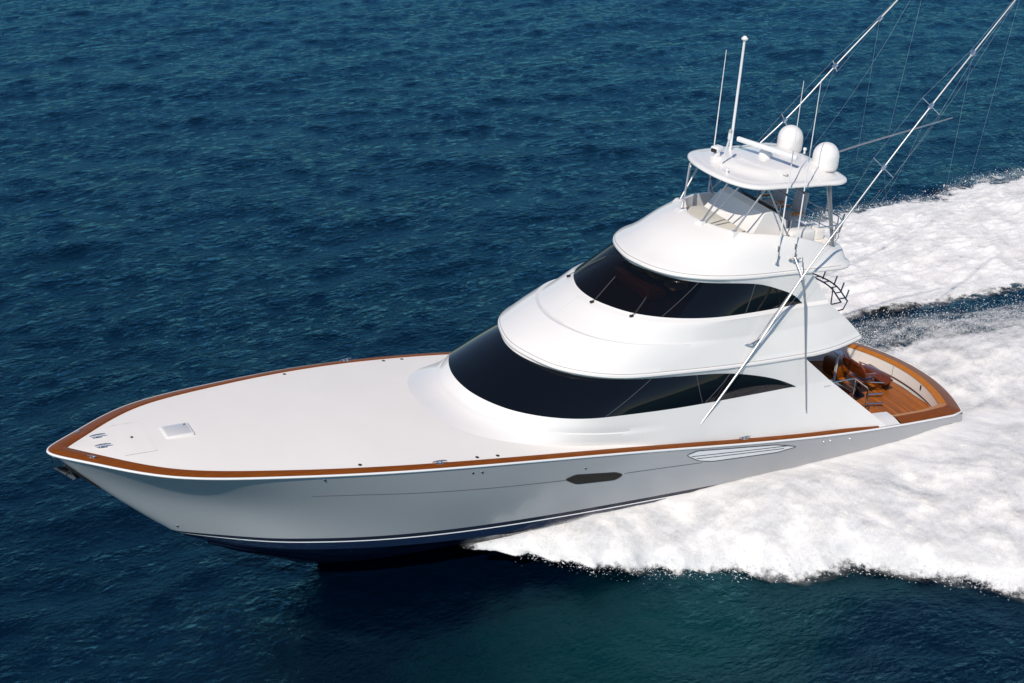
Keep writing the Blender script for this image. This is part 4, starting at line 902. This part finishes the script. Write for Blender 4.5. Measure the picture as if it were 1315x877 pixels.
for lv in range(2):
    Tm = T_[::3, ::3]; a_ = np.clip((1-Tm)/.22, 0, 1)*np.clip(Tm/.15, 0, 1)*np.clip((X[::3, ::3]-27.9)/1.5, 0, 1)
    o = fast_grid('stern_mist', X[::3, ::3], (Y+(Y-ya)*(.06+.07*lv)-.0)[::3, ::3], (Z+.18+.22*lv)[::3, ::3], None, M['mist'], attr={'dens': a_})
    tag(o, ['low veil of mist lying on the wash behind the transom', 'upper faint veil of mist drifting over the stern wash'][lv], 'sea mist', kind='stuff')
# flying droplets: small streaks of water over the trough, and along the torn edges of the spray
def drops(name, pts, size, label, dirv, n_):
    k = len(pts); oc = np.array([(1, 0, 0), (-1, 0, 0), (0, 1, 0), (0, -1, 0), (0, 0, 1), (0, 0, -1)], float)
    fo = np.array([(0, 2, 4), (2, 1, 4), (1, 3, 4), (3, 0, 4), (2, 0, 5), (1, 2, 5), (3, 1, 5), (0, 3, 5)])
    r = np.random.default_rng(n_); sc = size*np.exp(r.normal(0, .45, k)); el = r.uniform(1, 4.5, k)
    d = np.array(dirv)[None]+r.normal(0, .55, (k, 3)); d /= np.linalg.norm(d, axis=1)[:, None]; u = np.cross(d, [0, 0, 1.]); u /= np.linalg.norm(u, axis=1)[:, None]+1e-9; v = np.cross(d, u)
    V = (pts[:, None, :]+sc[:, None, None]*(oc[None, :, 0:1]*d[:, None]*el[:, None, None]+oc[None, :, 1:2]*u[:, None]+oc[None, :, 2:3]*v[:, None])).reshape(-1, 3)
    F = (fo[None]+6*np.arange(k)[:, None, None]).reshape(-1, 3)
    me = bpy.data.meshes.new(name); me.vertices.add(len(V)); me.vertices.foreach_set('co', V.astype(np.float32).ravel()); me.loops.add(F.size); me.loops.foreach_set('vertex_index', F.astype(np.int32).ravel())
    me.polygons.add(len(F)); me.polygons.foreach_set('loop_start', np.arange(0, F.size, 3, dtype=np.int32)); me.update(calc_edges=True); me.validate(); me.materials.append(M['drop'])
    o = bpy.data.objects.new(name, me); COL.objects.link(o); tag(o, label, 'water droplets', kind='stuff'); return o
M['drop'] = mat('droplet', (.80, .84, .87), .6)
P_ = []
x = rng.uniform(28.6, 52, 26000); ymid = np.interp(x, [28, 29.7, 35, 46, 60], [3.3, 3.9, 2.5, 1.3, .6]); y = ymid+rng.exponential(.75, len(x)) - .55; z = np.abs(rng.normal(.05, .22, len(x)))
P_.append(np.stack([x, y, z], 1))
drops('trough_droplets', np.vstack(P_), .0065, 'fine white droplets scattered over the dark trough behind the yacht', (1, .3, .35), 5)
x = rng.uniform(11.5, 29, 8000)**1.0; yo_ = interp(x, outer, 1); x = x+.108*np.abs(yo_+2.9); y = yo_+rng.normal(0, .28, len(x))+.45; z = np.abs(rng.normal(.12, .18, len(x)))+np.interp(x, [11.5, 13.4, 16], [.7, .25, 0])
drops('spray_edge_droplets', np.stack([x, y, z], 1), .006, 'droplets torn off the ragged lower edge of the near spray', (.5, -1, .25), 9)
x = rng.uniform(28, 60, 7000); y = interp(x, outerS, 1); x = x+.108*9; y = y+rng.normal(0, .30, len(x))-.55; z = np.abs(rng.normal(.08, .15, len(x)))
drops('foam_edge_droplets', np.stack([x, y, z], 1), .007, 'droplets along the far torn edge of the foam band', (.6, 1, .25), 10)
